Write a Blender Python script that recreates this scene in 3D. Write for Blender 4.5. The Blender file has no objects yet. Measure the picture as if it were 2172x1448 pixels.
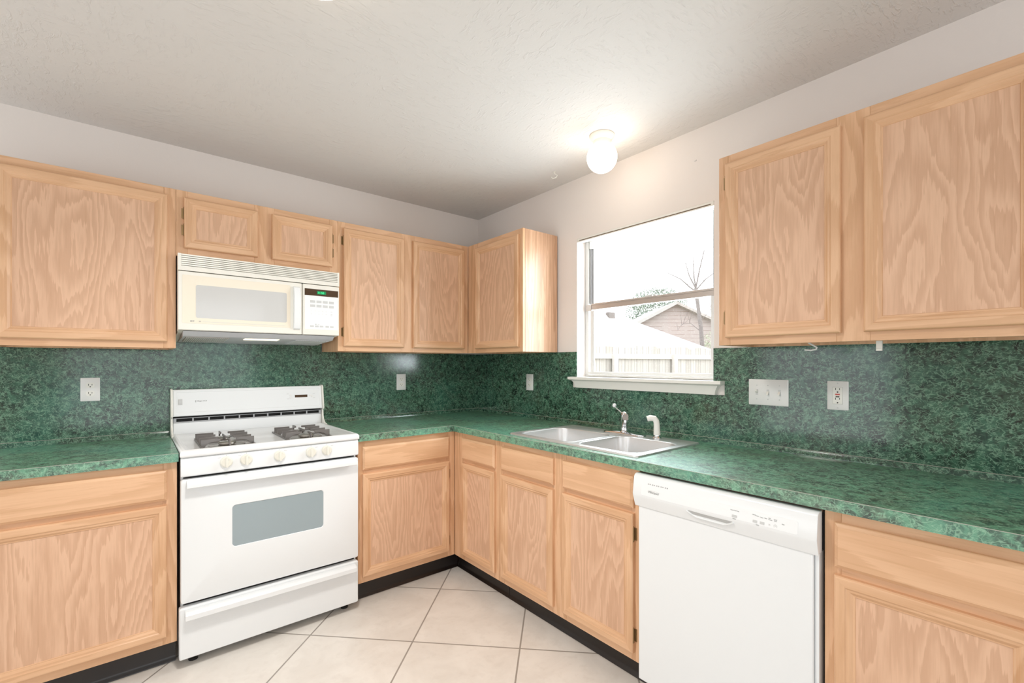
import bpy, bmesh, math, random
from mathutils import Vector, Matrix
S = bpy.context.scene
COL = S.collection
R = math.radians
PI = math.pi

# ---------------------------------------------------------------- camera, world, lights, exposure
cam_d = bpy.data.cameras.new('camera')
cam = bpy.data.objects.new('camera', cam_d); COL.objects.link(cam)
cam.location = (-2.1425, -3.0143, 1.2857)
cam.rotation_euler = (R(90), 0, -0.6917)
cam_d.lens = 969.4 / 2172 * 36; cam_d.sensor_width = 36
cam_d.shift_y = (771.4 - 724) / 2172
cam_d.clip_start = 0.02; cam_d.clip_end = 200
S.camera = cam

W = bpy.data.worlds.new('sky'); S.world = W; W.use_nodes = True
wb = W.node_tree.nodes['Background']
wb.inputs['Color'].default_value = (0.97, 0.985, 1.0, 1); wb.inputs['Strength'].default_value = 4.2

S.view_settings.view_transform = 'Standard'; S.view_settings.look = 'None'
S.view_settings.gamma = 1.0; S.view_settings.use_curve_mapping = False
S.view_settings.exposure = -0.34

def area(name, loc, rot, sx, sy, power, color=(1, 1, 1)):
    l = bpy.data.lights.new(name, 'AREA'); l.shape = 'RECTANGLE'; l.size = sx; l.size_y = sy
    l.energy = power; l.color = color
    o = bpy.data.objects.new(name, l); o.location = loc; o.rotation_euler = rot; COL.objects.link(o); return o
# lights added at solid walls; patio and nook openings assumed, behind and beside camera
area('assumed_patio_light', (-1.75, -5.52, 1.15), (R(90), 0, 0), 2.2, 2.05, 35, (0.84, 0.93, 1.0))
area('assumed_nook_light', (-4.92, -0.95, 1.1), (R(90), 0, R(-90)), 1.5, 1.95, 27, (0.84, 0.93, 1.0))
area('cabinet_fill', (-4.92, -4.1, 1.15), (R(90), 0, R(-90)), 1.7, 1.95, 30, (0.84, 0.93, 1.0))  # added fill light to brighten the base cabinets, no known opening here
# daylight through the sink window
area('window_daylight', (0.20, -1.5, 1.66), (R(90), 0, R(90)), 0.86, 0.84, 30, (0.82, 0.93, 1.0))

# ---------------------------------------------------------------- materials
def nt(name):
    m = bpy.data.materials.new(name); m.use_nodes = True
    t = m.node_tree; return m, t, t.nodes['Principled BSDF']
def plain(name, col, rough=0.5, metal=0.0, emis=None, es=0.0, coat=0.0, ior=None):
    m, t, b = nt(name)
    b.inputs['Base Color'].default_value = (*col, 1); b.inputs['Roughness'].default_value = rough
    b.inputs['Metallic'].default_value = metal
    if coat: b.inputs['Coat Weight'].default_value = coat; b.inputs['Coat Roughness'].default_value = 0.1
    if ior: b.inputs['IOR'].default_value = ior
    if emis: b.inputs['Emission Color'].default_value = (*emis, 1); b.inputs['Emission Strength'].default_value = es
    return m
class G:                                            # tiny node-graph helper
    def __init__(s, t): s.t = t
    def n(s, ty, **kw):
        x = s.t.nodes.new(ty)
        for k, v in kw.items(): setattr(x, k, v)
        return x
    def link(s, a, b): s.t.links.new(a, b)
    def setin(s, sock, v):
        if hasattr(v, 'links') or isinstance(v, bpy.types.NodeSocket): s.link(v, sock)
        else: sock.default_value = v
    def math(s, op, a, b=0.0, c=None, clamp=False):
        x = s.n('ShaderNodeMath', operation=op, use_clamp=clamp); s.setin(x.inputs[0], a); s.setin(x.inputs[1], b)
        if c is not None: s.setin(x.inputs[2], c)
        return x.outputs[0]
    def mix(s, f, a, b, blend='MIX'):
        x = s.n('ShaderNodeMix', data_type='RGBA', blend_type=blend); s.setin(x.inputs[0], f)
        s.setin(x.inputs[6], a if not isinstance(a, tuple) else (*a, 1)); s.setin(x.inputs[7], b if not isinstance(b, tuple) else (*b, 1))
        return x.outputs[2]
    def noise(s, vec, scale, detail=2.0, rough=0.5, dist=0.0):
        x = s.n('ShaderNodeTexNoise'); s.link(vec, x.inputs['Vector'])
        x.inputs['Scale'].default_value = scale; x.inputs['Detail'].default_value = detail
        x.inputs['Roughness'].default_value = rough; x.inputs['Distortion'].default_value = dist
        return x.outputs['Fac']
    def smooth(s, v, lo, hi):
        x = s.n('ShaderNodeMapRange', interpolation_type='SMOOTHSTEP'); s.setin(x.inputs[0], v)
        x.inputs[1].default_value = lo; x.inputs[2].default_value = hi; return x.outputs[0]
    def mapping(s, vec, scale=(1, 1, 1), rot=(0, 0, 0), loc=(0, 0, 0)):
        x = s.n('ShaderNodeMapping'); s.setin(x.inputs[0], vec)
        x.inputs['Location'].default_value = loc; x.inputs['Rotation'].default_value = rot; x.inputs['Scale'].default_value = scale
        return x.outputs[0]
    def obj(s): return s.n('ShaderNodeTexCoord').outputs['Object']
    def bump(s, h, strength, dist=0.01):
        x = s.n('ShaderNodeBump'); s.setin(x.inputs['Height'], h); x.inputs['Strength'].default_value = strength
        x.inputs['Distance'].default_value = dist; return x.outputs[0]

def wood(name, axis, light=(0.80, 0.495, 0.295), dark=(0.60, 0.325, 0.165), rings=14.0, contrast=0.55, cross=4.0, along=0.55, rough=0.38):
    m, t, b = nt(name); g = G(t)
    rnd = g.n('ShaderNodeObjectInfo').outputs['Random']
    off = g.n('ShaderNodeVectorMath', operation='ADD'); g.link(g.obj(), off.inputs[0])
    cmb = g.n('ShaderNodeCombineXYZ')
    for i, k in enumerate((17.0, 5.0, 31.0)): g.link(g.math('MULTIPLY', rnd, k), cmb.inputs[i])
    g.link(cmb.outputs[0], off.inputs[1]); v = off.outputs[0]
    def sc(a, c): return (a, c, c) if axis == 'x' else (c, c, a)
    n1 = g.noise(g.mapping(v, sc(along, cross)), 1.0, 2.5, 0.5, 0.25)
    wig = g.noise(g.mapping(v, sc(9, 110)), 1.0, 2.0, 0.6)
    ph = g.math('MULTIPLY_ADD', wig, 0.055, n1)
    s = g.math('FRACT', g.math('MULTIPLY', ph, rings))
    ring = g.math('MULTIPLY', g.smooth(s, 0.0, 0.75), g.math('SUBTRACT', 1.0, g.smooth(s, 0.86, 1.0)))
    fine = g.noise(g.mapping(v, sc(3.5, 150)), 1.0, 3.0, 0.65)
    broad = g.noise(g.mapping(v, sc(0.8, 9)), 1.0, 2.0, 0.5)
    f = g.math('MULTIPLY', ring, contrast)
    f = g.math('ADD', f, g.math('MULTIPLY', g.smooth(fine, 0.5, 0.75), 0.28))
    f = g.math('ADD', f, g.math('MULTIPLY_ADD', broad, 0.5, -0.2), clamp=True)
    c = g.mix(f, light, dark)
    g.link(c, b.inputs['Base Color'])
    b.inputs['Roughness'].default_value = rough
    g.link(g.bump(fine, 0.12, 0.002), b.inputs['Normal'])
    return m
def laminate(name, rough=0.12, k=1.0, coat=0.0, ior=1.55):
    m, t, b = nt(name); g = G(t); v = g.obj()
    base = g.noise(v, 9.0, 4.0, 0.6, 0.6)
    mott = g.noise(v, 27.0, 5.0, 0.62, 1.0)
    tone = g.noise(v, 2.2, 2.0, 0.5, 0.3)
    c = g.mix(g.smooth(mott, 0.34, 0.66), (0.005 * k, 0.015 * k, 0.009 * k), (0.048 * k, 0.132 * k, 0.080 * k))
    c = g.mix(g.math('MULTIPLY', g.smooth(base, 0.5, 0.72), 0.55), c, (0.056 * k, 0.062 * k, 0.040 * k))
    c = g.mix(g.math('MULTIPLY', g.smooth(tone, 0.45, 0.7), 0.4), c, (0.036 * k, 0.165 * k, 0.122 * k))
    tot = None
    for i, (sc, th, st) in enumerate(((38, 0.022, 1.0), (50, 0.026, 0.95), (68, 0.034, 0.8), (29, 0.018, 0.9), (44, 0.024, 0.9))):
        vv = g.mapping(g.mapping(v, (1, 1, 1), (0.75 * i + 0.4, 0.9 * i + 0.5, 0.7 * i + 0.6), (3.1 * i, 1.7 * i, 5.3 * i)), (1.25, 0.5, 1.0))
        n = g.noise(vv, sc, 2.0, 0.5, 0.7)
        d = g.math('ABSOLUTE', g.math('SUBTRACT', n, 0.5))
        line = g.math('SUBTRACT', 1.0, g.smooth(d, th * 0.25, th))
        mk = g.smooth(g.noise(v, sc * 1.1, 1.0, 0.5), 0.44, 0.56)
        line = g.math('MULTIPLY', g.math('MULTIPLY', line, mk), st)
        tot = line if tot is None else g.math('MAXIMUM', tot, line)
    c = g.mix(g.math('MULTIPLY', tot, 0.64), c, (0.25 * min(k, 1.2), 0.44 * min(k, 1.2), 0.30 * min(k, 1.2)))
    g.link(c, b.inputs['Base Color']); b.inputs['Roughness'].default_value = rough
    b.inputs['IOR'].default_value = ior
    b.inputs['Coat Weight'].default_value = coat; b.inputs['Coat Roughness'].default_value = 0.12
    return m
def paint(name, col, bump_scale, bump_st, dist=0.0, strokes=False):
    m, t, b = nt(name); g = G(t); v = g.obj()
    b.inputs['Base Color'].default_value = (*col, 1); b.inputs['Roughness'].default_value = 0.75
    h = g.noise(v, bump_scale, 3.0, 0.55, dist)
    if strokes:
        w1 = g.noise(g.mapping(v, (18, 60, 30), (0, 0, R(38))), 1.0, 3.0, 0.6, 0.8)
        w2 = g.noise(g.mapping(v, (55, 20, 30), (0, 0, R(20))), 1.0, 3.0, 0.6, 0.8)
        mk = g.smooth(g.noise(v, 1.7, 2.0, 0.5, 0.5), 0.42, 0.58)
        w = g.n('ShaderNodeMix', data_type='FLOAT'); g.link(mk, w.inputs[0]); g.link(w1, w.inputs[2]); g.link(w2, w.inputs[3])
        h = g.math('ADD', g.math('MULTIPLY', h, 0.35), g.smooth(w.outputs[0], 0.5, 0.7))
    g.link(g.bump(h, bump_st, 0.004), b.inputs['Normal'])
    return m
def floor_tile():
    m, t, b = nt('floor_tile'); g = G(t)
    T = 0.4985
    v = g.mapping(g.obj(), (1 / T, 1 / T, 1), (0, 0, 0), (0, 0, 0))
    # rotate about the measured grout crossing
    sh = g.n('ShaderNodeVectorMath', operation='ADD'); g.link(g.obj(), sh.inputs[0]); sh.inputs[1].default_value = (1.147, 1.091, 0)
    v = g.mapping(sh.outputs[0], (1 / T, 1 / T, 1), (0, 0, R(-44.5)))
    sp = g.n('ShaderNodeSeparateXYZ'); g.link(v, sp.inputs[0])
    ds = []; ids = []
    for i in (0, 1):
        fr = g.math('FRACT', sp.outputs[i]); ds.append(g.math('MINIMUM', fr, g.math('SUBTRACT', 1.0, fr))); ids.append(g.math('FLOOR', sp.outputs[i]))
    d = g.math('MINIMUM', ds[0], ds[1])
    grout = g.math('SUBTRACT', 1.0, g.smooth(d, 0.0055, 0.0085))
    cm = g.n('ShaderNodeCombineXYZ'); g.link(ids[0], cm.inputs[0]); g.link(ids[1], cm.inputs[1])
    wn = g.n('ShaderNodeTexWhiteNoise'); g.link(cm.outputs[0], wn.inputs['Vector'])
    addv = g.n('ShaderNodeVectorMath', operation='ADD'); g.link(g.obj(), addv.inputs[0]); g.link(wn.outputs['Color'], addv.inputs[1])
    cl = g.noise(addv.outputs[0], 5.0, 5.0, 0.6, 0.6); cl2 = g.noise(addv.outputs[0], 22.0, 4.0, 0.6)
    c = g.mix(g.smooth(cl, 0.32, 0.68), (0.86, 0.81, 0.745), (0.78, 0.725, 0.66))
    c = g.mix(g.math('MULTIPLY', g.smooth(cl2, 0.5, 0.7), 0.3), c, (0.70, 0.64, 0.575))
    c = g.mix(grout, c, (0.36, 0.32, 0.28))
    g.link(c, b.inputs['Base Color']); b.inputs['Roughness'].default_value = 0.32
    g.link(g.bump(g.math('SUBTRACT', 1.0, grout), 0.4, 0.002), b.inputs['Normal'])
    return m
def glass(name):
    m = bpy.data.materials.new(name); m.use_nodes = True; t = m.node_tree; t.nodes.clear(); g = G(t)
    tr = g.n('ShaderNodeBsdfTransparent'); gl = g.n('ShaderNodeBsdfGlossy'); gl.inputs['Roughness'].default_value = 0.02
    fr = g.n('ShaderNodeFresnel'); bk = g.n('ShaderNodeNewGeometry').outputs['Backfacing']
    g.link(g.math('MULTIPLY_ADD', bk, 1 / 1.45 - 1.45, 1.45), fr.inputs['IOR'])
    mx = g.n('ShaderNodeMixShader'); o = g.n('ShaderNodeOutputMaterial')
    g.link(fr.outputs[0], mx.inputs[0]); g.link(tr.outputs[0], mx.inputs[1]); g.link(gl.outputs[0], mx.inputs[2]); g.link(mx.outputs[0], o.inputs[0])
    return m
def brushed(name):
    m, t, b = nt(name); g = G(t)
    n = g.noise(g.mapping(g.obj(), (140, 4, 140)), 1.0, 3.0, 0.6)
    b.inputs['Base Color'].default_value = (0.80, 0.795, 0.79, 1); b.inputs['Metallic'].default_value = 0.85
    g.link(g.math('MULTIPLY_ADD', n, 0.12, 0.30), b.inputs['Roughness'])
    return m
def siding():
    m, t, b = nt('siding'); g = G(t); sp = g.n('ShaderNodeSeparateXYZ'); g.link(g.obj(), sp.inputs[0])
    fr = g.math('FRACT', g.math('MULTIPLY', sp.outputs[2], 1 / 0.2))
    f = g.math('MULTIPLY', g.smooth(fr, 0.82, 0.95), g.smooth(g.noise(g.obj(), 2.5, 3), 0.3, 0.6))
    g.link(g.mix(f, (0.41, 0.36, 0.345), (0.25, 0.195, 0.18)), b.inputs['Base Color']); b.inputs['Roughness'].default_value = 0.8
    return m
def boards():
    m, t, b = nt('weathered_boards'); g = G(t); v = g.obj(); sp = g.n('ShaderNodeSeparateXYZ'); g.link(v, sp.inputs[0])
    x = g.math('MULTIPLY', sp.outputs[0], 1 / 0.14); fr = g.math('FRACT', x)
    wn = g.n('ShaderNodeTexWhiteNoise', noise_dimensions='1D'); g.link(g.math('FLOOR', x), wn.inputs['W'])
    gap = g.math('SUBTRACT', 1.0, g.smooth(g.math('MINIMUM', fr, g.math('SUBTRACT', 1.0, fr)), 0.01, 0.06))
    st = g.noise(g.mapping(v, (30, 30, 1.5)), 1.0, 3.0, 0.6)
    c = g.mix(wn.outputs['Value'], (0.47, 0.45, 0.42), (0.58, 0.56, 0.53)); c = g.mix(g.math('MULTIPLY', g.smooth(st, 0.5, 0.75), 0.5), c, (0.36, 0.34, 0.31))
    g.link(g.mix(gap, c, (0.25, 0.235, 0.21)), b.inputs['Base Color']); b.inputs['Roughness'].default_value = 0.85
    return m
def mottled(name, a, c, scale=6.0):
    m, t, b = nt(name); g = G(t)
    g.link(g.mix(g.smooth(g.noise(g.obj(), scale, 4, 0.6), 0.35, 0.65), a, c), b.inputs['Base Color']); b.inputs['Roughness'].default_value = 0.8
    return m

M = {}
M['wv'] = wood('oak_vertical', 'z'); M['wh'] = wood('oak_horizontal', 'x', rings=11, contrast=0.4)
M['wp'] = wood('oak_panel', 'z', (0.79, 0.50, 0.33), (0.60, 0.345, 0.21), rings=21, contrast=0.6, cross=4.2, along=0.9, rough=0.42)
M['end'] = wood('oak_end_panel', 'z', (0.72, 0.45, 0.29), (0.46, 0.24, 0.13), rings=12, contrast=0.5, cross=9, along=0.25, rough=0.3)
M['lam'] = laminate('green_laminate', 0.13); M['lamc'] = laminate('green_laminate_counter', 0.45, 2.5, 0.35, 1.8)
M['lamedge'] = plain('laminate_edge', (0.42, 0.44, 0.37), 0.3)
M['wall'] = paint('wall_paint', (0.84, 0.775, 0.73), 130, 0.10)
M['ceil'] = paint('ceiling_texture', (0.76, 0.735, 0.71), 60, 0.45, 0.5, True)
M['floor'] = floor_tile()
M['trim'] = plain('white_trim', (0.86, 0.84, 0.78), 0.35)
M['white'] = plain('white_enamel', (0.86, 0.87, 0.87), 0.22)
M['almond'] = plain('off_white_plastic', (0.86, 0.83, 0.75), 0.3)
M['cream'] = plain('cream_plastic', (0.88, 0.80, 0.66), 0.25)
M['ivory'] = plain('ivory_knob', (0.82, 0.79, 0.70), 0.35)
M['plate'] = plain('white_plate', (0.83, 0.82, 0.80), 0.35)
M['slotgrey'] = plain('grey_marking', (0.42, 0.42, 0.41), 0.5)
M['lightgrey'] = plain('pale_grey_button', (0.62, 0.62, 0.61), 0.5)
M['keygrey'] = plain('key_grey', (0.50, 0.50, 0.49), 0.5)
M['dark'] = plain('dark_slot', (0.012, 0.011, 0.01), 0.6)
M['kick'] = plain('black_vinyl', (0.014, 0.009, 0.007), 0.3)
M['iron'] = plain('grey_cast_iron', (0.19, 0.175, 0.165), 0.34, 0.4)
M['burner'] = plain('burner_metal', (0.55, 0.52, 0.48), 0.3, 0.9)
M['grille'] = plain('grille_grey', (0.42, 0.42, 0.43), 0.4)
M['ovenglass'] = plain('oven_window_glass', (0.33, 0.39, 0.41), 0.12)
M['mwglass'] = plain('microwave_window', (0.62, 0.615, 0.60), 0.1)
M['brownglass'] = plain('brown_display', (0.07, 0.038, 0.018), 0.15)
M['clockface'] = plain('clock_face', (0.0, 0.10, 0.035), 0.3, emis=(0.0, 0.35, 0.11), es=0.55)
M['digits'] = plain('clock_digits', (0.02, 0.3, 0.1), 0.4, emis=(0.08, 1.0, 0.40), es=1.1)
M['steel'] = brushed('stainless_steel')
M['chrome'] = plain('chrome', (0.72, 0.72, 0.73), 0.08, 1.0)
M['alum'] = plain('shaded_aluminium', (0.56, 0.50, 0.46), 0.35, 0.55)  # grey-brown puts the backlit shade of the meeting rail into the colour
M['alumw'] = plain('pale_aluminium', (0.70, 0.69, 0.67), 0.4, 0.3)
M['brass'] = plain('antique_brass', (0.30, 0.20, 0.095), 0.35, 0.8)
M['bluegrey'] = plain('pan_grey', (0.60, 0.60, 0.62), 0.4)
M['mesh'] = plain('filter_mesh', (0.42, 0.38, 0.34), 0.45, 0.4)
M['red'] = plain('red_button', (0.62, 0.10, 0.08), 0.4)
M['lampglass'] = plain('opal_glass', (0.9, 0.88, 0.84), 0.3, emis=(1.0, 0.86, 0.71), es=9.5)
M['lampwhite'] = plain('lamp_canopy', (0.84, 0.81, 0.74), 0.4)
M['hoodlamp'] = plain('hood_lamp', (0.9, 0.8, 0.6), 0.3, emis=(1.0, 0.80, 0.55), es=2.2)
M['clear'] = glass('window_glass')
M['siding'] = siding(); M['boards'] = boards()
M['post'] = plain('fence_post', (0.60, 0.58, 0.55), 0.8)
M['roof'] = mottled('pale_shingles', (0.60, 0.59, 0.58), (0.70, 0.69, 0.68), 8)
M['roof2'] = mottled('brown_shingles', (0.36, 0.33, 0.31), (0.46, 0.43, 0.41), 8)
M['fascia'] = plain('white_fascia', (0.42, 0.41, 0.40), 0.6)
M['bark'] = mottled('grey_bark', (0.17, 0.15, 0.145), (0.23, 0.21, 0.20), 14)
M['leaf'] = mottled('evergreen_leaf', (0.17, 0.23, 0.185), (0.27, 0.33, 0.28), 3)
M['leaf2'] = mottled('pale_leaf', (0.34, 0.38, 0.27), (0.46, 0.50, 0.38), 6)
M['lawn'] = mottled('lawn_grass', (0.25, 0.24, 0.17), (0.32, 0.30, 0.22), 3)
M['knob'] = plain('clear_knob', (0.82, 0.83, 0.84), 0.05, 0.35)

# ---------------------------------------------------------------- mesh helpers
class MB:
    def __init__(s): s.v = []; s.f = []; s.mi = []
    def add(s, vs, fs, mi=0):
        o = len(s.v); s.v += [tuple(p) for p in vs]; s.f += [tuple(i + o for i in f) for f in fs]; s.mi += [mi] * len(fs); return s
    def box(s, x0, x1, y0, y1, z0, z1, mi=0):
        if x0 > x1: x0, x1 = x1, x0
        if y0 > y1: y0, y1 = y1, y0
        if z0 > z1: z0, z1 = z1, z0
        vs = [(x, y, z) for z in (z0, z1) for y in (y0, y1) for x in (x0, x1)]
        return s.add(vs, [(0, 2, 3, 1), (4, 5, 7, 6), (0, 1, 5, 4), (2, 6, 7, 3), (0, 4, 6, 2), (1, 3, 7, 5)], mi)
    def loft(s, loops, mi=0, cap0=True, cap1=True, closed=True, mis=None):
        n = len(loops[0]); vs = [p for l in loops for p in l]; fs = []
        for k in range(len(loops) - 1):
            for i in range(n if closed else n - 1):
                j = (i + 1) % n; fs.append((k * n + i, k * n + j, (k + 1) * n + j, (k + 1) * n + i))
        if cap0: fs.append(tuple(range(n - 1, -1, -1)))
        if cap1: fs.append(tuple(range((len(loops) - 1) * n, len(loops) * n)))
        return s.add(vs, fs, mi)
    def prism(s, prof, a0, a1, axis='x', mi=0):        # prof: (p, q) pairs; x -> (a, p, q); y -> (p, a, q); z -> (p, q, a)
        def P(a, p, q): return (a, p, q) if axis == 'x' else ((p, a, q) if axis == 'y' else (p, q, a))
        return s.loft([[P(a0, *p) for p in prof], [P(a1, *p) for p in prof]], mi)
    def lathe(s, prof, c=(0, 0, 0), axis='z', n=32, mi=0, cap=True):   # prof: (r, h)
        loops = []
        for r, h in prof:
            r = max(r, 1e-5); L = []
            for i in range(n):
                a = 2 * PI * i / n; u, w = r * math.cos(a), r * math.sin(a)
                L.append((c[0] + u, c[1] + w, c[2] + h) if axis == 'z' else ((c[0] + u, c[1] + h, c[2] + w) if axis == 'y' else (c[0] + h, c[1] + u, c[2] + w)))
            loops.append(L)
        return s.loft(loops, mi, cap, cap)
    def tube(s, pts, rad, n=10, mi=0):
        pts = [Vector(p) for p in pts]; rs = rad if isinstance(rad, (list, tuple)) else [rad] * len(pts)
        loops = []; up = Vector((0, 0, 1))
        d0 = (pts[1] - pts[0]).normalized()
        if abs(d0.dot(up)) > 0.95: up = Vector((1, 0, 0))
        for i, p in enumerate(pts):
            d = ((pts[min(i + 1, len(pts) - 1)] - p).normalized() + (p - pts[max(i - 1, 0)]).normalized())
            if d.length < 1e-6: d = d0
            d.normalize(); a = d.cross(up)
            if a.length < 1e-4: a = d.cross(Vector((0, 1, 0)))
            a.normalize(); b = d.cross(a).normalized(); up = (-b).normalized() if b.length else up
            up = a.cross(d).normalized()
            loops.append([tuple(p + a * rs[i] * math.cos(2 * PI * k / n) + up * rs[i] * math.sin(2 * PI * k / n)) for k in range(n)])
        return s.loft(loops, mi)
    def build(s, name, mats, parent=None, smooth=False, bevel=0.0, seg=2, ang=35, **props):
        me = bpy.data.meshes.new(name); me.from_pydata(s.v, [], s.f)
        if not isinstance(mats, (list, tuple)): mats = [mats]
        for m in mats: me.materials.append(M[m] if isinstance(m, str) else m)
        me.polygons.foreach_set('material_index', s.mi)
        bm = bmesh.new(); bm.from_mesh(me); bmesh.ops.recalc_face_normals(bm, faces=bm.faces); bm.to_mesh(me); bm.free()
        if smooth or bevel:
            me.polygons.foreach_set('use_smooth', [True] * len(me.polygons)); me.set_sharp_from_angle(angle=R(ang))
        o = bpy.data.objects.new(name, me); COL.objects.link(o)
        if parent: o.parent = parent
        if bevel:
            b = o.modifiers.new('bevel', 'BEVEL'); b.width = bevel; b.segments = seg; b.limit_method = 'ANGLE'; b.angle_limit = R(40); b.harden_normals = False
        for k, v in props.items(): o[k] = v
        return o
def rrect(x0, x1, z0, z1, r, n=6):                     # rounded rectangle outline, counter-clockwise
    pts = []
    for cx, cz, a0 in ((x1 - r, z1 - r, 0), (x0 + r, z1 - r, 90), (x0 + r, z0 + r, 180), (x1 - r, z0 + r, 270)):
        for i in range(n + 1):
            a = R(a0 + 90 * i / n); pts.append((cx + r * math.cos(a), cz + r * math.sin(a)))
    return pts
def thing(name, label, cat, loc=(0, 0, 0), rz=0.0, group=None):
    o = bpy.data.objects.new(name, None); o.empty_display_size = 0.05; COL.objects.link(o)
    o.location = loc; o.rotation_euler = (0, 0, rz); o['label'] = label; o['category'] = cat
    if group: o['group'] = group
    return o
def tag(o, label, cat, group=None):
    o['label'] = label; o['category'] = cat
    if group: o['group'] = group
    return o
def struct(o): o['kind'] = 'structure'; return o
def text(body, name, size, mat, parent, loc, rot=(R(90), 0, 0), bold=0.0, sx=1.0, shear=0.0, align='LEFT'):
    c = bpy.data.curves.new(name, 'FONT'); c.body = body; c.size = size; c.extrude = 0.0002; c.offset = bold; c.align_x = align; c.shear = shear
    tmp = bpy.data.objects.new(name + '_tmp', c); COL.objects.link(tmp)
    me = bpy.data.meshes.new_from_object(tmp); bpy.data.objects.remove(tmp)
    me.materials.clear(); me.materials.append(M[mat])
    o = bpy.data.objects.new(name, me); COL.objects.link(o); o.parent = parent; o.location = loc; o.rotation_euler = rot; o.scale = (sx, 1, 1)
    return o
def wallB(X, Y=0.0, z=0.0): return (Y, -X, z)          # along-the-window-wall coordinate -> world
RB = R(-90)

# ---------------------------------------------------------------- room shell
H = 2.4448; XW = -5.0; YW = -5.6
WY0, WY1, WZ0, WZ1 = -1.945, -1.067, 1.203, 2.068      # window opening
struct(MB().box(XW, 0, YW, 0, -0.1, 0.0).build('floor', 'floor'))
struct(MB().box(XW, 0, YW, 0, H, H + 0.1).build('ceiling', 'ceil'))
struct(MB().box(XW - 0.14, 0.14, 0, 0.14, -0.1, H + 0.1).build('wall_left', 'wall'))
w = MB()
w.box(0, 0.14, YW, 0, -0.1, WZ0).box(0, 0.14, YW, 0, WZ1, H + 0.1).box(0, 0.14, YW, WY0, WZ0, WZ1).box(0, 0.14, WY1, 0, WZ0, WZ1)
struct(w.build('wall_right', 'wall'))
struct(MB().box(XW - 0.14, 0.14, YW - 0.14, YW, -0.1, H + 0.1).build('wall_back', 'wall'))
struct(MB().box(XW - 0.14, XW, YW, 0, -0.1, H + 0.1).build('wall_nook', 'wall'))

# ---------------------------------------------------------------- window
win = struct(MB().box(0.0755, 0.1145, WY0, WY0 + 0.03, WZ0 + 0.012, WZ1 - 0.012).box(0.0755, 0.1145, WY1 - 0.030, WY1, WZ0 + 0.012, WZ1 - 0.012)
             .box(0.075, 0.115, WY0, WY1, WZ0, WZ0 + 0.012).box(0.075, 0.115, WY0, WY1, WZ1 - 0.012, WZ1).build('window_1', 'alumw', bevel=0.0015))
mr = MB().box(0.070, 0.0975, WY0 + 0.03, WY1 - 0.058, 1.624, 1.652).box(0.066, 0.0975, WY0 + 0.03, WY1 - 0.058, 1.652, 1.662).box(0.067, 0.0745, WY1 - 0.058, WY1 - 0.012, 1.618, 1.656).build('meeting_rail', 'alum', win, bevel=0.0015)
MB().box(0.060, 0.072, -1.565, -1.520, 1.659, 1.668).box(0.058, 0.066, -1.59, -1.575, 1.659, 1.668).build('latch', 'alumw', win, bevel=0.001)
ls = MB().box(0.068, 0.0748, WY1 - 0.078, WY1 - 0.05, WZ0 + 0.034, 1.6175).box(0.068, 0.0748, WY0 + 0.031, WY0 + 0.05, WZ0 + 0.034, 1.6235)
ls.box(0.066, 0.0748, WY0, WY1 - 0.03, WZ0 + 0.004, WZ0 + 0.016).box(0.068, 0.0748, WY0, WY1 - 0.035, WZ0 + 0.018, WZ0 + 0.0339)
sash = ls.build('lower_sash', 'alumw', win, bevel=0.001)
MB().box(0.092, 0.104, WY1 - 0.058, WY1 - 0.0305, 1.6625, WZ1 - 0.0125).box(0.084, 0.09, WY1 - 0.043, WY1 - 0.034, 1.66, 2.02).box(0.092, 0.104, WY0 + 0.0305, WY0 + 0.05, 1.6625, WZ1 - 0.0125).build('upper_sash', 'grille', win)
MB().box(0.074, 0.092, WY1 - 0.060, WY1 - 0.036, 2.010, WZ1 - 0.012).build('sash_stop', 'trim', win, bevel=0.002)
MB().box(0.0700, 0.0722, WY0 + 0.0505, WY1 - 0.0785, WZ0 + 0.0342, 1.6238).build('lower_pane', 'clear', win)
MB().box(0.0980, 0.1002, WY0 + 0.0505, WY1 - 0.0585, 1.6245, WZ1 - 0.0125).build('upper_pane', 'clear', win)
# moulded stool and apron under the window
L = []
for z, ins, dep in ((1.2045, 0.0, 0.052), (1.190, 0.0, 0.052), (1.187, 0.008, 0.044), (1.182, 0.020, 0.036), (1.170, 0.030, 0.030), (1.158, 0.036, 0.026), (1.1385, 0.042, 0.020)):
    y0, y1 = -2.000 + ins, -1.034 - ins
    L.append([(-dep, y0, z), (0.0, y0, z), (0.0, y1, z), (-dep, y1, z)])
sl = MB().loft(L); sl.box(0.0005, 0.0655, WY0 + 0.0005, WY1 - 0.0005, 1.2032, 1.2044)
sl.build('window_sill', 'trim', win, smooth=True, ang=25)
b = thing('blind_headrail', 'white slotted blind headrail fixed under the head of the kitchen window', 'blind rail', (0, 0, 2.045))
MB().box(0.0, 0.032, WY0 + 0.002, WY1 - 0.002, 0.0, 0.0065).box(0.0, 0.032, WY0 + 0.002, WY1 - 0.002, 0.0125, 0.0225).box(0.0125, 0.0315, WY0 + 0.016, WY1 - 0.016, 0.0066, 0.0124).box(0.0, 0.032, WY0 + 0.002, WY0 + 0.016, 0.0066, 0.0124).box(0.0, 0.032, WY1 - 0.016, WY1 - 0.002, 0.0066, 0.0124).build('channel', 'trim', b)
MB().box(0.005, 0.0124, WY0 + 0.0161, WY1 - 0.0161, 0.0066, 0.0124).build('slot', plain('slot_brown', (0.22, 0.15, 0.09), 0.6), b)

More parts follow.
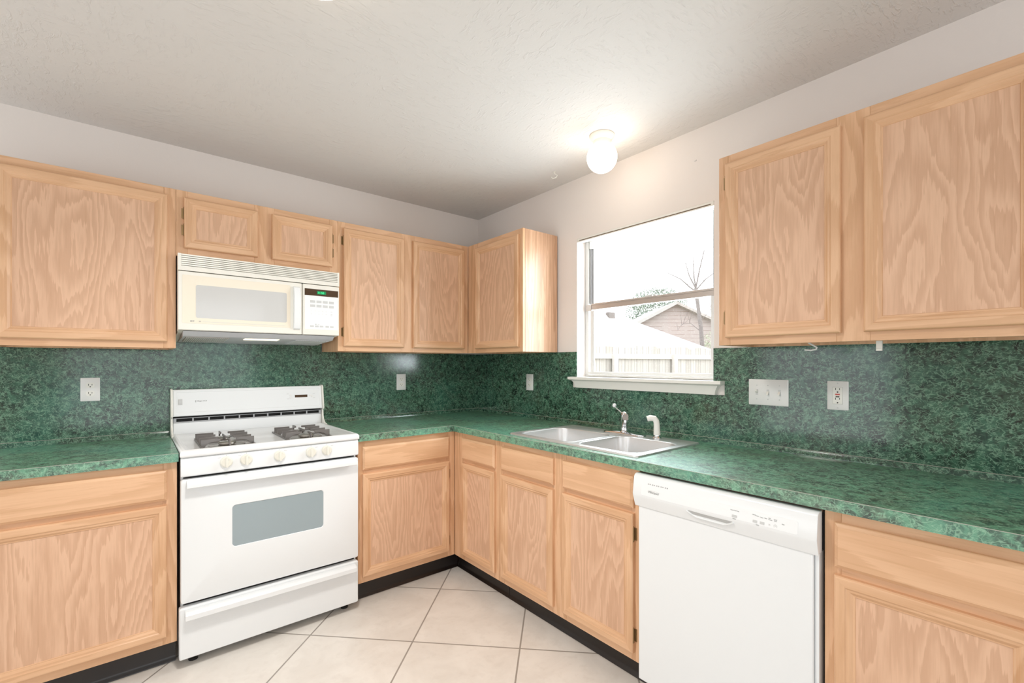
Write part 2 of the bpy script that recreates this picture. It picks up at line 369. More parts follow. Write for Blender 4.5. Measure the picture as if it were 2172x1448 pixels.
# ---------------------------------------------------------------- green laminate splash and worktops
CT = 0.9105; CB = 0.8745; CF = -0.642
tag(MB().box(-2.612, -0.0065, -0.006, -0.0008, CB, 1.3603).box(-1.9835, -1.2235, -0.006, -0.0008, 1.3603, 1.47).build('backsplash', 'lam'), 'green marbled laminate backsplash on the wall behind the white stove', 'backsplash')
sp = MB().box(-0.006, -0.0008, -3.35, 0, CB, 1.1385).box(-0.006, -0.0008, -1.035, 0, 1.1385, 1.3605).box(-0.006, -0.0008, -3.35, -1.999, 1.1385, 1.3605).box(-0.006, -0.0008, -1.068, -1.035, 1.2045, 1.3605).box(-0.006, -0.0008, -1.999, WY0, 1.2045, 1.3605)
tag(sp.build('backsplash', 'lam'), 'green marbled laminate backsplash around the window above the sink', 'backsplash')
def curb(mb, along, a0, a1):
    prof = [(-0.0065, CT), (-0.019, CT), (-0.018, CT + 0.006), (-0.014, CT + 0.016), (-0.012, CT + 0.021), (-0.0065, CT + 0.022)]
    mb.prism(prof, a0, a1, along)
ct = tag(MB().box(-2.612, -1.9965, CF, -0.0065, CB, CT).build('countertop', 'lamc'), 'green laminate countertop piece beside the stove, over the wide drawer', 'countertop')
k = MB(); curb(k, 'x', -2.612, -1.9965); k.build('coved_lip', 'lam', ct, smooth=True)
MB().box(-2.612, -1.9965, -0.0135, -0.0066, CT + 0.0213, CT + 0.0226).build('lip_highlight', 'lamedge', ct)  # pale strip painting the highlight line along the top of the lip
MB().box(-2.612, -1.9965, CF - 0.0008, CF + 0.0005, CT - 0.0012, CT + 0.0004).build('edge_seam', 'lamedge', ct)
SX0, SX1, SY0, SY1 = 1.140, 1.918, -0.585, -0.122     # sink cut-out
c = MB().box(-1.2325, CF, CF, -0.0065, CB, CT).box(CF, -0.0065, -SX0, -0.0065, CB, CT).box(CF, SY0, -SX1, -SX0, CB, CT).box(SY1, -0.0065, -SX1, -SX0, CB, CT).box(CF, -0.0065, -3.35, -SX1, CB, CT)
ct2 = tag(c.build('countertop', 'lamc'), 'long L-shaped green laminate countertop holding the steel sink', 'countertop')
k = MB(); curb(k, 'x', -1.2325, -0.0065); curb(k, 'y', -3.35, -0.0065); k.build('coved_lip', 'lam', ct2, smooth=True)
MB().box(-1.2325, -0.0136, -0.0135, -0.0066, CT + 0.0213, CT + 0.0226).box(-0.0135, -0.0066, -3.35, -0.0066, CT + 0.0213, CT + 0.0226).build('lip_highlight', 'lamedge', ct2)
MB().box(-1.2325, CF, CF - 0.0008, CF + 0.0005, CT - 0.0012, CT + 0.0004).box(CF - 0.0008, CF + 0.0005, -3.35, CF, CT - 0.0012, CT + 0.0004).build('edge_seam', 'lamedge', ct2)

# ---------------------------------------------------------------- oak cabinets (local: x along the wall, -y into the room)
def hinge(x, z, side, yf, parent):                     # exposed barrel hinge on the face frame beside a door
    m = MB().box(min(x, x + side * 0.010), max(x, x + side * 0.010), yf - 0.0035, yf - 0.0002, z - 0.024, z + 0.024)
    m.lathe([(0.0042, -0.027), (0.0042, 0.027)], (x - side * 0.001, yf - 0.010, z), 'z', 10)
    m.lathe([(0.002, -0.031), (0.0046, -0.027)], (x - side * 0.001, yf - 0.010, z), 'z', 10).lathe([(0.0046, 0.027), (0.002, 0.031)], (x - side * 0.001, yf - 0.010, z), 'z', 10)
    return m.build('hinge', 'brass', parent, smooth=True, label='dark antique brass hinge')
def door(x0, x1, z0, z1, yf, parent, hinges=(), side=-1):
    """frame-and-panel door standing 19 mm proud of the face frame at y = yf"""
    steps = ((0.0, 0.0), (0.0, 0.014), (0.003, 0.0178), (0.006, 0.019), (0.026, 0.019), (0.0285, 0.0165), (0.031, 0.0155), (0.036, 0.0150), (0.041, 0.0115), (0.0435, 0.0095), (0.047, 0.0095), (0.0485, 0.0072))
    mb = MB(); loops = [[(x0 + i, yf - d, z0 + i), (x1 - i, yf - d, z0 + i), (x1 - i, yf - d, z1 - i), (x0 + i, yf - d, z1 - i)] for i, d in steps]
    vs = [p for l in loops for p in l]; fs = []
    for kx in range(len(loops) - 1):
        for i in range(4):
            j = (i + 1) % 4; mb_f = (kx * 4 + i, kx * 4 + j, kx * 4 + 4 + j, kx * 4 + 4 + i); fs.append((mb_f, 1 if i in (0, 2) else 0))
    o = len(mb.v); mb.v += vs
    for f, mi in fs: mb.f.append(f); mb.mi.append(mi)
    mb.f.append((3, 2, 1, 0)); mb.mi.append(0)
    d = mb.build('door', ['wv', 'wh'], parent, smooth=True, ang=12)
    i = 0.0475
    MB().box(x0 + i, x1 - i, yf - 0.0073, yf - 0.002, z0 + i, z1 - i).build('door_panel', 'wp', d)
    for hz in hinges: hinge(x0 if side < 0 else x1, hz, side, yf, d)
    return d
def drawer(x0, x1, z0, z1, yf, parent):
    steps = ((0.0, 0.0), (0.0, 0.010), (0.002, 0.0125), (0.008, 0.0165), (0.0105, 0.019))
    loops = [[(x0 + i, yf - d, z0 + i), (x1 - i, yf - d, z0 + i), (x1 - i, yf - d, z1 - i), (x0 + i, yf - d, z1 - i)] for i, d in steps]
    return MB().loft(loops).build('drawer', 'wh', parent, smooth=True, ang=12)
def carcass(w, depth, z0, z1, parent, top=True, bottom_up=0.0, lx=0.0, rx=0.0, mat='wv'):
    yb, yf = -0.0075, -depth + 0.0195; t = 0.016
    mb = MB().box(0.001 + lx, t + lx, yf, yb, z0, z1).box(w - t - rx, w - 0.001 - rx, yf, yb, z0, z1).box(0.001 + lx, w - 0.001 - rx, -0.013, yb, z0, z1)
    mb.box(t + lx, w - t - rx, yf, -0.013, z0 + bottom_up, z0 + bottom_up + t)
    if top: mb.box(t + lx, w - t - rx, yf, -0.013, z1 - t, z1)
    return mb.build('carcass', mat, parent)
def frame(parent, depth, z0, z1, stiles, rails):
    yb, yf = -depth + 0.0195, -depth
    mb = MB()
    for a, b_ in stiles: mb.box(a, b_, yf, yb, z0, z1, 0)
    for a, b_, za, zb in rails: mb.box(a, b_, yf, yb, za, zb, 1)
    return mb.build('face_frame', ['wv', 'wh'], parent, bevel=0.0008, seg=1)
UZ0, UZ1, UD = 1.3605, 2.1205, 0.305
DZ0, DZ1 = 1.390 - UZ0, 2.085 - UZ0
UH = UZ1 - UZ0
def upper(wall, X0, X1, label, doors, stiles, zlo=UZ0, dz=None, group='oak wall cabinets', depth=UD, lx=0.0, mat='wv'):
    loc = (X0, 0, zlo) if wall == 'A' else wallB(X0, 0, zlo)
    t = thing('wall_cabinet', label, 'cabinet', loc, 0 if wall == 'A' else RB, group)
    w = X1 - X0; h = UZ1 - zlo
    carcass(w, depth, 0, h, t, True, 0.014, lx, 0.0, mat)
    st = [(a - X0, b_ - X0) for a, b_ in stiles]
    rails = []
    for (a, b_), (c_, d_) in zip(st[:-1], st[1:]): rails += [(b_, c_, 0, 0.047), (b_, c_, h - 0.055, h)]
    frame(t, depth, 0, h, st, rails)
    d0, d1 = dz or (1.390, 2.085)
    for (a, b_, hz, sd) in doors: door(a - X0, b_ - X0, d0 - zlo, d1 - zlo, -depth, t, [q - zlo for q in hz], sd)
    return t
upper('A', -2.597, -1.9865, 'oak wall cabinet with one broad door, next to the microwave', [(-2.568, -2.019, (), 1)], [(-2.597, -2.555), (-2.033, -1.9865)])
upper('A', -1.9855, -1.2225, 'short oak wall cabinet with two small doors, directly above the microwave', [(-1.955, -1.640, (2.010, 1.930), -1), (-1.573, -1.257, (2.010, 1.928), 1)],
      [(-1.9855, -1.941), (-1.654, -1.559), (-1.271, -1.2225)], 1.8045, (1.845, 2.086))
upper('A', -1.2215, -0.3065, 'oak wall cabinet with two tall doors between microwave and room corner', [(-1.193, -0.807, (2.011, 1.473), -1), (-0.742, -0.345, (), 1)],
      [(-1.2215, -1.179), (-0.821, -0.728), (-0.359, -0.3065)])
t = upper('B', 0.3055, 0.8996, 'single-door oak wall cabinet in the corner with its glossy end panel facing the window', [(0.411, 0.872, (), -1)], [(0.3055, 0.425), (0.858, 0.8996)])
MB().box(0.594 - 0.0008, 0.594 + 0.0012, -UD + 0.020, -0.0075, 0.0005, UH - 0.0005).build('end_panel', 'end', t, label='glossy oak end panel')
upper('B', 2.118, 3.040, 'broad oak wall cabinet with two doors above the triple light switch', [(2.149, 2.5365, (2.010, 1.470), -1), (2.600, 2.988, (), 1)], [(2.118, 2.163), (2.522, 2.614), (2.974, 3.040)])

BD = 0.617; FZ0 = 0.112; FZ1 = 0.8742
def base(wall, X0, X1, label, cols, stiles, open_top=False, kx0=0.0, kx1=0.0, lx=0.0, hinges={}):
    loc = (X0, 0, 0) if wall == 'A' else wallB(X0, 0, 0)
    t = thing('base_cabinet', label, 'cabinet', loc, 0 if wall == 'A' else RB, 'oak base cabinets')
    w = X1 - X0
    carcass(w, BD, FZ0, FZ1, t, False, 0.004, lx)
    st = [(a - X0, b_ - X0) for a, b_ in stiles]
    rails = []
    for (a, b_), (c_, d_) in zip(st[:-1], st[1:]): rails += [(b_, c_, FZ0, 0.162), (b_, c_, 0.683, 0.729), (b_, c_, 0.828, FZ1)]
    frame(t, BD, FZ0, FZ1, st, rails)
    for n, (a, b_) in enumerate(cols):
        door(a - X0, b_ - X0, 0.147, 0.696, -BD, t, hinges.get(n, ((), 1))[0], hinges.get(n, ((), 1))[1])
        drawer(a - X0, b_ - X0, 0.717, 0.842, -BD, t)
    m = MB(); yk = -0.545
    m.prism([(yk + 0.004, 0.0005), (yk - 0.012, 0.0005), (yk - 0.010, 0.006), (yk - 0.004, 0.013), (yk - 0.0015, 0.022), (yk - 0.001, FZ0 - 0.0005), (yk + 0.004, FZ0 - 0.0005)], 0.001 + kx0, w - 0.001 + kx1, 'x')
    m.build('toe_kick', 'kick', t, smooth=True, ang=50, label='black vinyl cove toe kick')
    return t
base('A', -2.610, -2.0005, 'oak base cabinet with one wide drawer and door, beside the stove', [(-2.575, -2.0345)], [(-2.610, -2.561), (-2.048, -2.0005)])
base('A', -1.2235, -0.618, 'oak base cabinet between the white stove and the inside corner', [(-1.201, -0.662)], [(-1.2235, -1.187), (-0.676, -0.618)], kx1=0.07, hinges={0: ((0.618, 0.212), 1)})
base('B', 0.6178, 1.0655, 'narrow single-door oak base cabinet in the inside corner', [(0.719, 1.0365)], [(0.6178, 0.733), (1.0225, 1.0655)], kx0=-0.06)
base('B', 1.0665, 1.957, 'two-door oak base cabinet under the steel sink', [(1.096, 1.487), (1.5485, 1.934)], [(1.0665, 1.110), (1.473, 1.5625), (1.920, 1.957)], hinges={1: ((0.615, 0.217), 1)})
base('B', 2.5775, 3.040, 'oak base cabinet on the far side of the dishwasher from the sink', [(2.6035, 2.990)], [(2.5775, 2.6175), (2.976, 3.040)])

# ---------------------------------------------------------------- gas range
rg = thing('gas_range', 'white freestanding gas range with four burners and a backguard', 'stove', (-1.9915, 0, 0))
RW = 0.7565
MB().box(0.003, RW - 0.003, -0.622, -0.03, 0.028, 0.895).build('body', 'white', rg)
MB().box(0.012, RW - 0.012, -0.6245, -0.6221, 0.06, 0.88).build('gap_shade', 'dark', rg)  # added black sheet that paints the shade in the gaps between front panels
for fx in (0.05, RW - 0.05):
    for fy in (-0.59, -0.10): MB().lathe([(0.018, 0.0003), (0.018, 0.010), (0.010, 0.012), (0.010, 0.029)], (fx, fy, 0), 'z', 14).build('foot', 'dark', rg, smooth=True)
# cooktop with raised rim and sunken tray
def rect(i, z, x0=0.0, x1=RW, y0=-0.662, y1=-0.075): return [(x0 + i, y0 + i, z), (x1 - i, y0 + i, z), (x1 - i, y1 - i, z), (x0 + i, y1 - i, z)]
MB().loft([rect(0.012, 0.8905), rect(0.003, 0.8905), rect(-0.002, 0.896), rect(-0.0015, 0.910), rect(0.002, 0.918), rect(0.008, 0.9215), rect(0.018, 0.9215), rect(0.026, 0.918), rect(0.036, 0.9125)]).build('cooktop', 'white', rg, smooth=True, ang=50)
for cx in (0.182, 0.528):
    gr = MB()
    gx0, gx1, gy0, gy1 = cx - 0.104, cx + 0.104, -0.636, -0.290
    zb, zt = 0.9128, 0.948
    for xx in (gx0, gx1 - 0.007): gr.box(xx, xx + 0.007, gy0, gy1, zb, zb + 0.008)
    for yy in (gy0, gy1 - 0.007, (gy0 + gy1) / 2 - 0.0035): gr.box(gx0, gx1, yy, yy + 0.007, zb, zb + 0.007)
    def finger(px, py, ang, ln):                        # vertical plate: leg at the frame, arched beneath, reaching to the burner
        prof = [(0, zb), (0, zt), (ln, zt), (ln, zt - 0.010), (ln * 0.62, zt - 0.012), (ln * 0.42, zt - 0.016), (ln * 0.28, zt - 0.024), (0.012, zb)]
        c_, s_ = math.cos(ang), math.sin(ang); tt = 0.0028
        lo = [[(px + c_ * u - s_ * k_, py + s_ * u + c_ * k_, z) for u, z in prof] for k_ in (-tt, tt)]
        gr.loft(lo)
    for cy in (-0.380, -0.548):
        for dy in (-0.036, 0.036):
            finger(gx0, cy + dy, 0, 0.074); finger(gx1, cy + dy, PI, 0.074)
        finger(cx, cy + 0.088, -PI / 2, 0.056); finger(cx, cy - 0.088, PI / 2, 0.056)
    gr.build('burner_grate', 'iron', rg, bevel=0.0012, seg=1, label='grey cast-iron burner grate')
    for cy in (-0.380, -0.548):
        bn = MB().lathe([(0.072, 0.9127), (0.074, 0.914), (0.066, 0.9155), (0.045, 0.9142), (0.04, 0.9140)], (cx, cy, 0), 'z', 36).build('burner_bowl', 'burner', rg, smooth=True)
        MB().lathe([(0.028, 0.9138), (0.036, 0.920), (0.036, 0.926), (0.030, 0.930), (0.012, 0.931), (0.0, 0.931)], (cx, cy, 0), 'z', 28).build('burner_head', 'burner', bn, smooth=True)
# backguard
bg = MB().box(0.008, RW - 0.008, -0.066, -0.012, 0.9126, 0.976).box(0.008, RW - 0.008, -0.045, -0.012, 0.976, 1.148).build('backguard', 'white', rg, bevel=0.002)
MB().box(0.008, RW - 0.008, -0.0475, -0.0451, 0.977, 1.014).build('vent_recess', 'dark', rg)
gp = MB().box(0.008, RW - 0.008, -0.066, -0.058, 0.9762, 0.9825).box(0.008, RW - 0.008, -0.066, -0.058, 0.9985, 1.002)
gp.box(0.008, 0.021, -0.066, -0.058, 0.9825, 0.9985).box(RW - 0.021, RW - 0.008, -0.066, -0.058, 0.9825, 0.9985)
for i in range(1, 10):
    xx = 0.021 + (RW - 0.042) * i / 10; gp.box(xx - 0.0032, xx + 0.0032, -0.066, -0.058, 0.9825, 0.9985)
gp.build('vent_grille', 'grille', rg)
# tilted control fascia: local plane leaning back
def fas(x, s, d):                                       # s up the fascia 0..1, d out of it
    y0, z0, y1, z1 = -0.084, 1.012, -0.060, 1.150
    return (x, y0 + (y1 - y0) * s - d * 0.985, z0 + (z1 - z0) * s - d * 0.17)
def frect(x0, x1, s0, s1, d): return [fas(x0, s0, d), fas(x1, s0, d), fas(x1, s1, d), fas(x0, s1, d)]
fm = MB().loft([[(0.006, -0.045, 1.013), (RW - 0.006, -0.045, 1.013), (RW - 0.006, -0.045, 1.1505), (0.006, -0.045, 1.1505)], frect(0.006, RW - 0.006, 0, 1, 0), frect(0.010, RW - 0.010, 0.03, 0.97, 0.004), frect(0.020, RW - 0.020, 0.14, 0.91, 0.004), frect(0.022, RW - 0.022, 0.155, 0.895, 0.002)])
fp = fm.build('control_fascia', 'white', rg, smooth=True, ang=20)
def fbox(x0, x1, z0, z1, h=0.002, name='button', mat='lightgrey', parent=fp):
    s0, s1 = (z0 - 1.012) / 0.138, (z1 - 1.012) / 0.138
    return MB().loft([frect(x0, x1, s0, s1, 0.0015), frect(x0, x1, s0, s1, 0.002 + h)]).build(name, mat, parent)
fbox(0.0275, 0.046, 1.071, 1.102, 0.0015, 'rocker_switch', 'lightgrey'); fbox(0.0305, 0.043, 1.078, 1.097, 0.004, 'rocker_switch', 'lightgrey')
fbox(0.5945, 0.6655, 1.0845, 1.0995, 0.0004, 'clock_display', 'brownglass')
for bx, bz in ((0.5715, 1.0985), (0.5715, 1.0835), (0.6845, 1.095), (0.6945, 1.088)): fbox(bx - 0.005, bx + 0.005, bz - 0.005, bz + 0.005, 0.003, 'button', 'plate')
for bx, bz in ((0.556, 1.107), (0.556, 1.079), (0.704, 1.104), (0.704, 1.079)): fbox(bx - 0.006, bx + 0.006, bz - 0.0012, bz + 0.0012, 0.0003, 'legend', 'lightgrey')
lp = fas(0.1105, (1.0855 - 1.012) / 0.138, 0.0028); tilt = math.atan2(0.024, 0.138)
text('Magic Chef', 'logo', 0.0095, 'slotgrey', fp, lp, (R(90) - tilt, 0, 0), 0.0001)
MB().lathe([(0.003, 0), (0.003, 0.0006)], (0.1035, lp[1] - 0.0002, lp[2] + 0.004), 'y', 12).box(0.1023, 0.1047, lp[1], lp[1] + 0.0008, lp[2] - 0.004, lp[2] + 0.001).build('logo', 'slotgrey', fp)
for x0, x1 in ((-0.0035, 0.0058), (RW - 0.0058, RW + 0.0035)):
    MB().prism([(-0.010, 0.905), (-0.150, 0.905), (-0.150, 0.9215), (-0.118, 0.926), (-0.092, 0.944), (-0.080, 0.968), (-0.076, 1.004), (-0.091, 1.008), (-0.095, 1.018), (-0.070, 1.150), (-0.060, 1.156), (-0.010, 1.154)], x0, x1, 'x').build('end_cap', 'almond', rg, bevel=0.003)
# front: knob panel, oven door, drawer
kp = MB().prism([(-0.6246, 0.8085), (-0.652, 0.8085), (-0.658, 0.8125), (-0.660, 0.824), (-0.6575, 0.882), (-0.652, 0.8885), (-0.6246, 0.8885)], 0.001, RW - 0.001, 'x').build('knob_panel', 'white', rg, bevel=0.0015)
for kx in (0.1645, 0.2415, 0.3785, 0.5195, 0.5945):
    kb = MB().lathe([(0.0245, -0.6585), (0.0245, -0.664), (0.022, -0.669), (0.019, -0.6715), (0.0, -0.6715)], (kx, 0, 0.854), 'y', 30)
    kb.loft([[(kx + u, yy, 0.854 + v) for u, v in rrect(-hw, hw, -0.021, 0.021, hw * 0.9, 3)] for yy, hw in ((-0.671, 0.0075), (-0.684, 0.0055), (-0.686, 0.004))])
    kb = kb.build('knob', 'ivory', rg, smooth=True)
    MB().box(kx + 0.0062, kx + 0.0085, -0.6728, -0.6715, 0.860, 0.867).build('pointer_mark', 'slotgrey', kb)
    MB().box(kx - 0.0008, kx + 0.0008, -0.6586, -0.6578, 0.8805, 0.8845).build('legend', 'slotgrey', kp)
    for q in (-1, 1):
        if (q < 0) == (kx < 0.3): MB().box(kx + q * 0.026 - 0.006, kx + q * 0.026 + 0.006, -0.6588, -0.658, 0.8735, 0.8752).build('legend', 'lightgrey', kp)
wx0, wx1, wz0, wz1 = 0.1855, 0.5805, 0.472, 0.659
dm = MB(); yb, yf = -0.6262, -0.660
oo = rrect(0.001, RW - 0.001, 0.276, 0.797, 0.010); ii = rrect(wx0, wx1, wz0, wz1, 0.016)
P = lambda pts, y: [(a, y, b_) for a, b_ in pts]
dm.loft([P(oo, yb), P(oo, yf + 0.006), P(rrect(0.003, RW - 0.003, 0.278, 0.795, 0.009), yf + 0.0015), P(rrect(0.0065, RW - 0.0065, 0.2815, 0.7915, 0.008), yf), P(ii, yf), P(rrect(wx0 + 0.003, wx1 - 0.003, wz0 + 0.003, wz1 - 0.003, 0.014), yf + 0.004)], cap1=False)
od = dm.build('oven_door', 'white', rg, smooth=True, ang=40)
MB().loft([P(rrect(wx0 + 0.0015, wx1 - 0.0015, wz0 + 0.0015, wz1 - 0.0015, 0.014), yf + 0.007), P(rrect(wx0 + 0.0015, wx1 - 0.0015, wz0 + 0.0015, wz1 - 0.0015, 0.014), yf + 0.0028)]).build('oven_window', 'ovenglass', od, label='grey oven window')
MB().prism([(-0.6605, 0.793), (-0.676, 0.793), (-0.690, 0.786), (-0.694, 0.781), (-0.694, 0.767), (-0.690, 0.765), (-0.686, 0.771), (-0.672, 0.779), (-0.6605, 0.779)], 0.020, RW - 0.018, 'x').build('handle', 'white', od, bevel=0.001)
dr = MB().loft([P(rrect(-0.004, RW - 0.001, 0.042, 0.258, 0.008), yb), P(rrect(-0.004, RW - 0.001, 0.042, 0.258, 0.008), yf + 0.005), P(rrect(0.0, RW - 0.005, 0.046, 0.254, 0.006), yf)]).build('storage_drawer', 'white', rg, smooth=True, ang=40)
MB().prism([(-0.6605, 0.249), (-0.676, 0.248), (-0.690, 0.242), (-0.694, 0.237), (-0.694, 0.217), (-0.690, 0.215), (-0.686, 0.224), (-0.672, 0.234), (-0.6605, 0.235)], 0.015, RW - 0.022, 'x').build('handle', 'white', dr, bevel=0.001)

# ---------------------------------------------------------------- over-the-range microwave
mw = thing('microwave', 'cream over-the-range microwave hood with green clock, hung above the stove', 'microwave', (-1.9835, 0, 1.400))
MW = 0.7405; mz = 0.0435
MB().box(0.002, MW - 0.002, -0.352, -0.0075, mz, 0.4035).build('body', 'almond', mw)
vg = MB().box(0.0, MW, -0.352, -0.372, 0.3235, 0.4035)
vg.box(0.0, MW, -0.372, -0.391, 0.3235, 0.345).box(0.0, 0.012, -0.372, -0.391, 0.345, 0.402).box(MW - 0.010, MW, -0.372, -0.391, 0.345, 0.402)
for i in range(6):
    z = 0.3472 + i * 0.0092; vg.prism([(-0.372, z), (-0.388, z), (-0.391, z + 0.001), (-0.3905, z + 0.0068), (-0.372, z + 0.0072)], 0.012, MW - 0.010, 'x')
vg.build('vent_grille', 'almond', mw)
MB().box(0.012, MW - 0.010, -0.3731, -0.3722, 0.345, 0.402).build('vent_recess', 'slotgrey', mw)
# door
DX = 0.5415
P2 = lambda pts, y: [(a, y, b_) for a, b_ in pts]
dmb = MB().loft([P2(rrect(0.0, DX, mz + 0.001, 0.3205, 0.004), -0.3525), P2(rrect(0.0, DX, mz + 0.001, 0.3205, 0.004), -0.386), P2(rrect(0.003, DX - 0.003, mz + 0.004, 0.318, 0.004), -0.390), P2(rrect(0.012, DX - 0.055, mz + 0.030, 0.305, 0.004), -0.3905)], cap1=True)
mdoor = dmb.build('door', 'almond', mw, smooth=True, ang=30)
MB().loft([P2(rrect(0.016, DX - 0.058, mz + 0.034, 0.303, 0.003), -0.3906), P2(rrect(0.016, DX - 0.058, mz + 0.034, 0.303, 0.003), -0.3918), P2(rrect(0.062, DX - 0.072, 0.098, 0.268, 0.008), -0.3918), P2(rrect(0.069, DX - 0.076, 0.104, 0.260, 0.008), -0.3908)], cap1=False, cap0=False).build('door_bezel', 'cream', mdoor, smooth=True, ang=20)
MB().loft([P2(rrect(0.0685, DX - 0.0755, 0.1035, 0.2605, 0.009), -0.3907), P2(rrect(0.0685, DX - 0.0755, 0.1035, 0.2605, 0.009), -0.3911)]).build('door_window', 'mwglass', mdoor, label='pale grey microwave window')
MB().prism([(-0.3906, 0.068), (-0.3906, 0.300), (-0.404, 0.292), (-0.416, 0.262), (-0.419, 0.185), (-0.416, 0.108), (-0.404, 0.074)], 0.497, 0.530, 'x').build('handle', 'white', mdoor, bevel=0.003)
text('MVP', 'logo', 0.0085, 'slotgrey', mdoor, (0.0465, -0.3921, 0.0845), bold=0.0004); text('30', 'logo', 0.0085, 'slotgrey', mdoor, (0.080, -0.3921, 0.0845), bold=0.0002)
MB().box(0.0945, 0.46, -0.3922, -0.3918, 0.0858, 0.0872).build('trim_line', 'lightgrey', mdoor)
# controls
cp = MB().loft([P2(rrect(DX + 0.004, MW, mz + 0.001, 0.3205, 0.004), -0.3525), P2(rrect(DX + 0.004, MW, mz + 0.001, 0.3205, 0.004), -0.386), P2(rrect(DX + 0.007, MW - 0.003, mz + 0.004, 0.318, 0.004), -0.390)]).build('control_panel', 'almond', mw, smooth=True, ang=30)
mwx = lambda wx: wx + 1.9835
mwz = lambda wz: wz - 1.400
MB().box(mwx(-1.428), mwx(-1.2495), -0.3900, -0.3912, mwz(1.6600), mwz(1.696)).build('display', 'brownglass', cp, label='dark brown clock display')
MB().box(mwx(-1.364), mwx(-1.316), -0.3912, -0.3916, mwz(1.669), mwz(1.687)).build('clock_face', 'clockface', cp)
text('11:55', 'clock_digits', 0.0145, 'digits', cp, (mwx(-1.3615), -0.3919, mwz(1.6728)), bold=0.0003, sx=1.12)
kpd = MB().box(mwx(-1.4275), mwx(-1.2505), -0.3900, -0.3910, mwz(1.475), mwz(1.6595)).build('keypad', plain('keypad_white', (0.90, 0.90, 0.90), 0.4), cp)
for i in range(4):
    x0 = -1.4 + i * 0.0333
    for z0 in (1.6205, 1.597): MB().box(mwx(x0), mwx(x0 + 0.0265), -0.3910, -0.3914, mwz(z0), mwz(z0 + 0.0135)).build('key', 'lightgrey', kpd)
for x0 in (-1.4, -1.3745, -1.3495, -1.319, -1.2935): MB().box(mwx(x0), mwx(x0 + 0.019), -0.3910, -0.3914, mwz(1.4875), mwz(1.4965)).build('key', 'lightgrey', kpd)
for i, d in enumerate('1234567890'):
    text(d, 'key_digit', 0.007, 'lightgrey', kpd, (mwx(-1.395 + (i % 5) * 0.0195), -0.3914, mwz(1.574 - (i // 5) * 0.0165)))
for bx, bz in ((-1.291, 1.576), (-1.291, 1.5605), (-1.291, 1.5545), (-1.361, 1.5015)): MB().box(mwx(bx), mwx(bx + 0.010), -0.3910, -0.3914, mwz(bz), mwz(bz + 0.0018)).build('key', 'keygrey', kpd)
MB().lathe([(0.003, 0), (0.003, 0.0004)], (mwx(-1.370), -0.3914, mwz(1.503)), 'y', 12).build('key', 'keygrey', kpd)
# underside pan with filters and lamp
pan = MB().prism([(-0.012, mz), (-0.366, mz), (-0.372, mz - 0.002), (-0.348, 0.0195), (-0.340, 0.0175), (-0.012, 0.0), ], 0.022, MW - 0.022, 'x').build('underside_pan', 'bluegrey', mw, bevel=0.001)
MB().prism([(-0.012, mz), (-0.366, mz), (-0.012, 0.002)], 0.003, 0.021, 'x').prism([(-0.012, mz), (-0.366, mz), (-0.012, 0.002)], MW - 0.021, MW - 0.003, 'x').build('side_skirt', 'almond', mw)
def under(x0, x1, y0, y1, name, mat, ribs=0, ribmat=None):
    zz = lambda y: 0.0 + (0.0175) * (-y - 0.012) / 0.328
    m_ = MB().loft([[(x0, y0, zz(y0) - 0.0002), (x1, y0, zz(y0) - 0.0002), (x1, y1, zz(y1) - 0.0002), (x0, y1, zz(y1) - 0.0002)], [(x0, y0, zz(y0) - 0.003), (x1, y0, zz(y0) - 0.003), (x1, y1, zz(y1) - 0.003), (x0, y1, zz(y1) - 0.003)]])
    o = m_.build(name, mat, mw)
    if ribs:
        r_ = MB()
        for i in range(ribs):
            a = x0 + (x1 - x0) * (i + 0.3) / ribs; b_ = a + (x1 - x0) / ribs * 0.45
            r_.loft([[(a, y0 + 0.01, zz(y0) - 0.003), (b_, y0 + 0.01, zz(y0) - 0.003), (b_, y1 - 0.01, zz(y1) - 0.003), (a, y1 - 0.01, zz(y1) - 0.003)], [(a, y0 + 0.01, zz(y0) - 0.0045), (b_, y0 + 0.01, zz(y0) - 0.0045), (b_, y1 - 0.01, zz(y1) - 0.0045), (a, y1 - 0.01, zz(y1) - 0.0045)]])
        r_.build('mesh_rib', ribmat, o)
    return o
under(0.035, 0.215, -0.33, -0.10, 'grease_filter', 'mesh', 22, 'plate')
under(0.525, 0.700, -0.33, -0.10, 'grease_filter', 'bluegrey', 14, 'plate')
under(0.285, 0.445, -0.325, -0.265, 'cooktop_lamp', 'hoodlamp')

# ---------------------------------------------------------------- dishwasher
dw = thing('dishwasher', 'white built-in dishwasher with front controls, between the sink cabinet and the drawer base', 'dishwasher', wallB(1.9615), RB)
X = lambda wy: -wy - 1.9615
DWW = 0.612
MB().box(0.012, DWW - 0.012, -0.585, -0.02, 0.10, 0.855).build('tub', 'grille', dw)
MB().box(0.006, DWW - 0.002, -0.53, -0.50, 0.002, 0.10).build('toe_panel', 'kick', dw, label='black toe panel')
MB().box(0.010, DWW - 0.004, -0.609, -0.592, 0.856, 0.866).box(0.004, 0.012, -0.609, -0.592, 0.10, 0.866).build('trim_strip', plain('brown_strip', (0.30, 0.22, 0.17), 0.4), dw)
MB().box(0.0065, 0.5945, -0.5925, -0.643, 0.075, 0.7440).build('door', 'white', dw, bevel=0.004)
MB().box(0.5950, 0.6065, -0.5925, -0.632, 0.075, 0.7440).build('door_liner', 'white', dw, bevel=0.002)
cpro = [(-0.6185, 0.7445), (-0.6432, 0.7445), (-0.6440, 0.7395), (-0.6465, 0.7405), (-0.660, 0.7795), (-0.662, 0.789), (-0.654, 0.853), (-0.648, 0.861), (-0.638, 0.8645), (-0.6185, 0.8645)]
dcp = MB().prism(cpro, -0.0065, 0.6095, 'x').build('control_panel', 'white', dw, bevel=0.003)
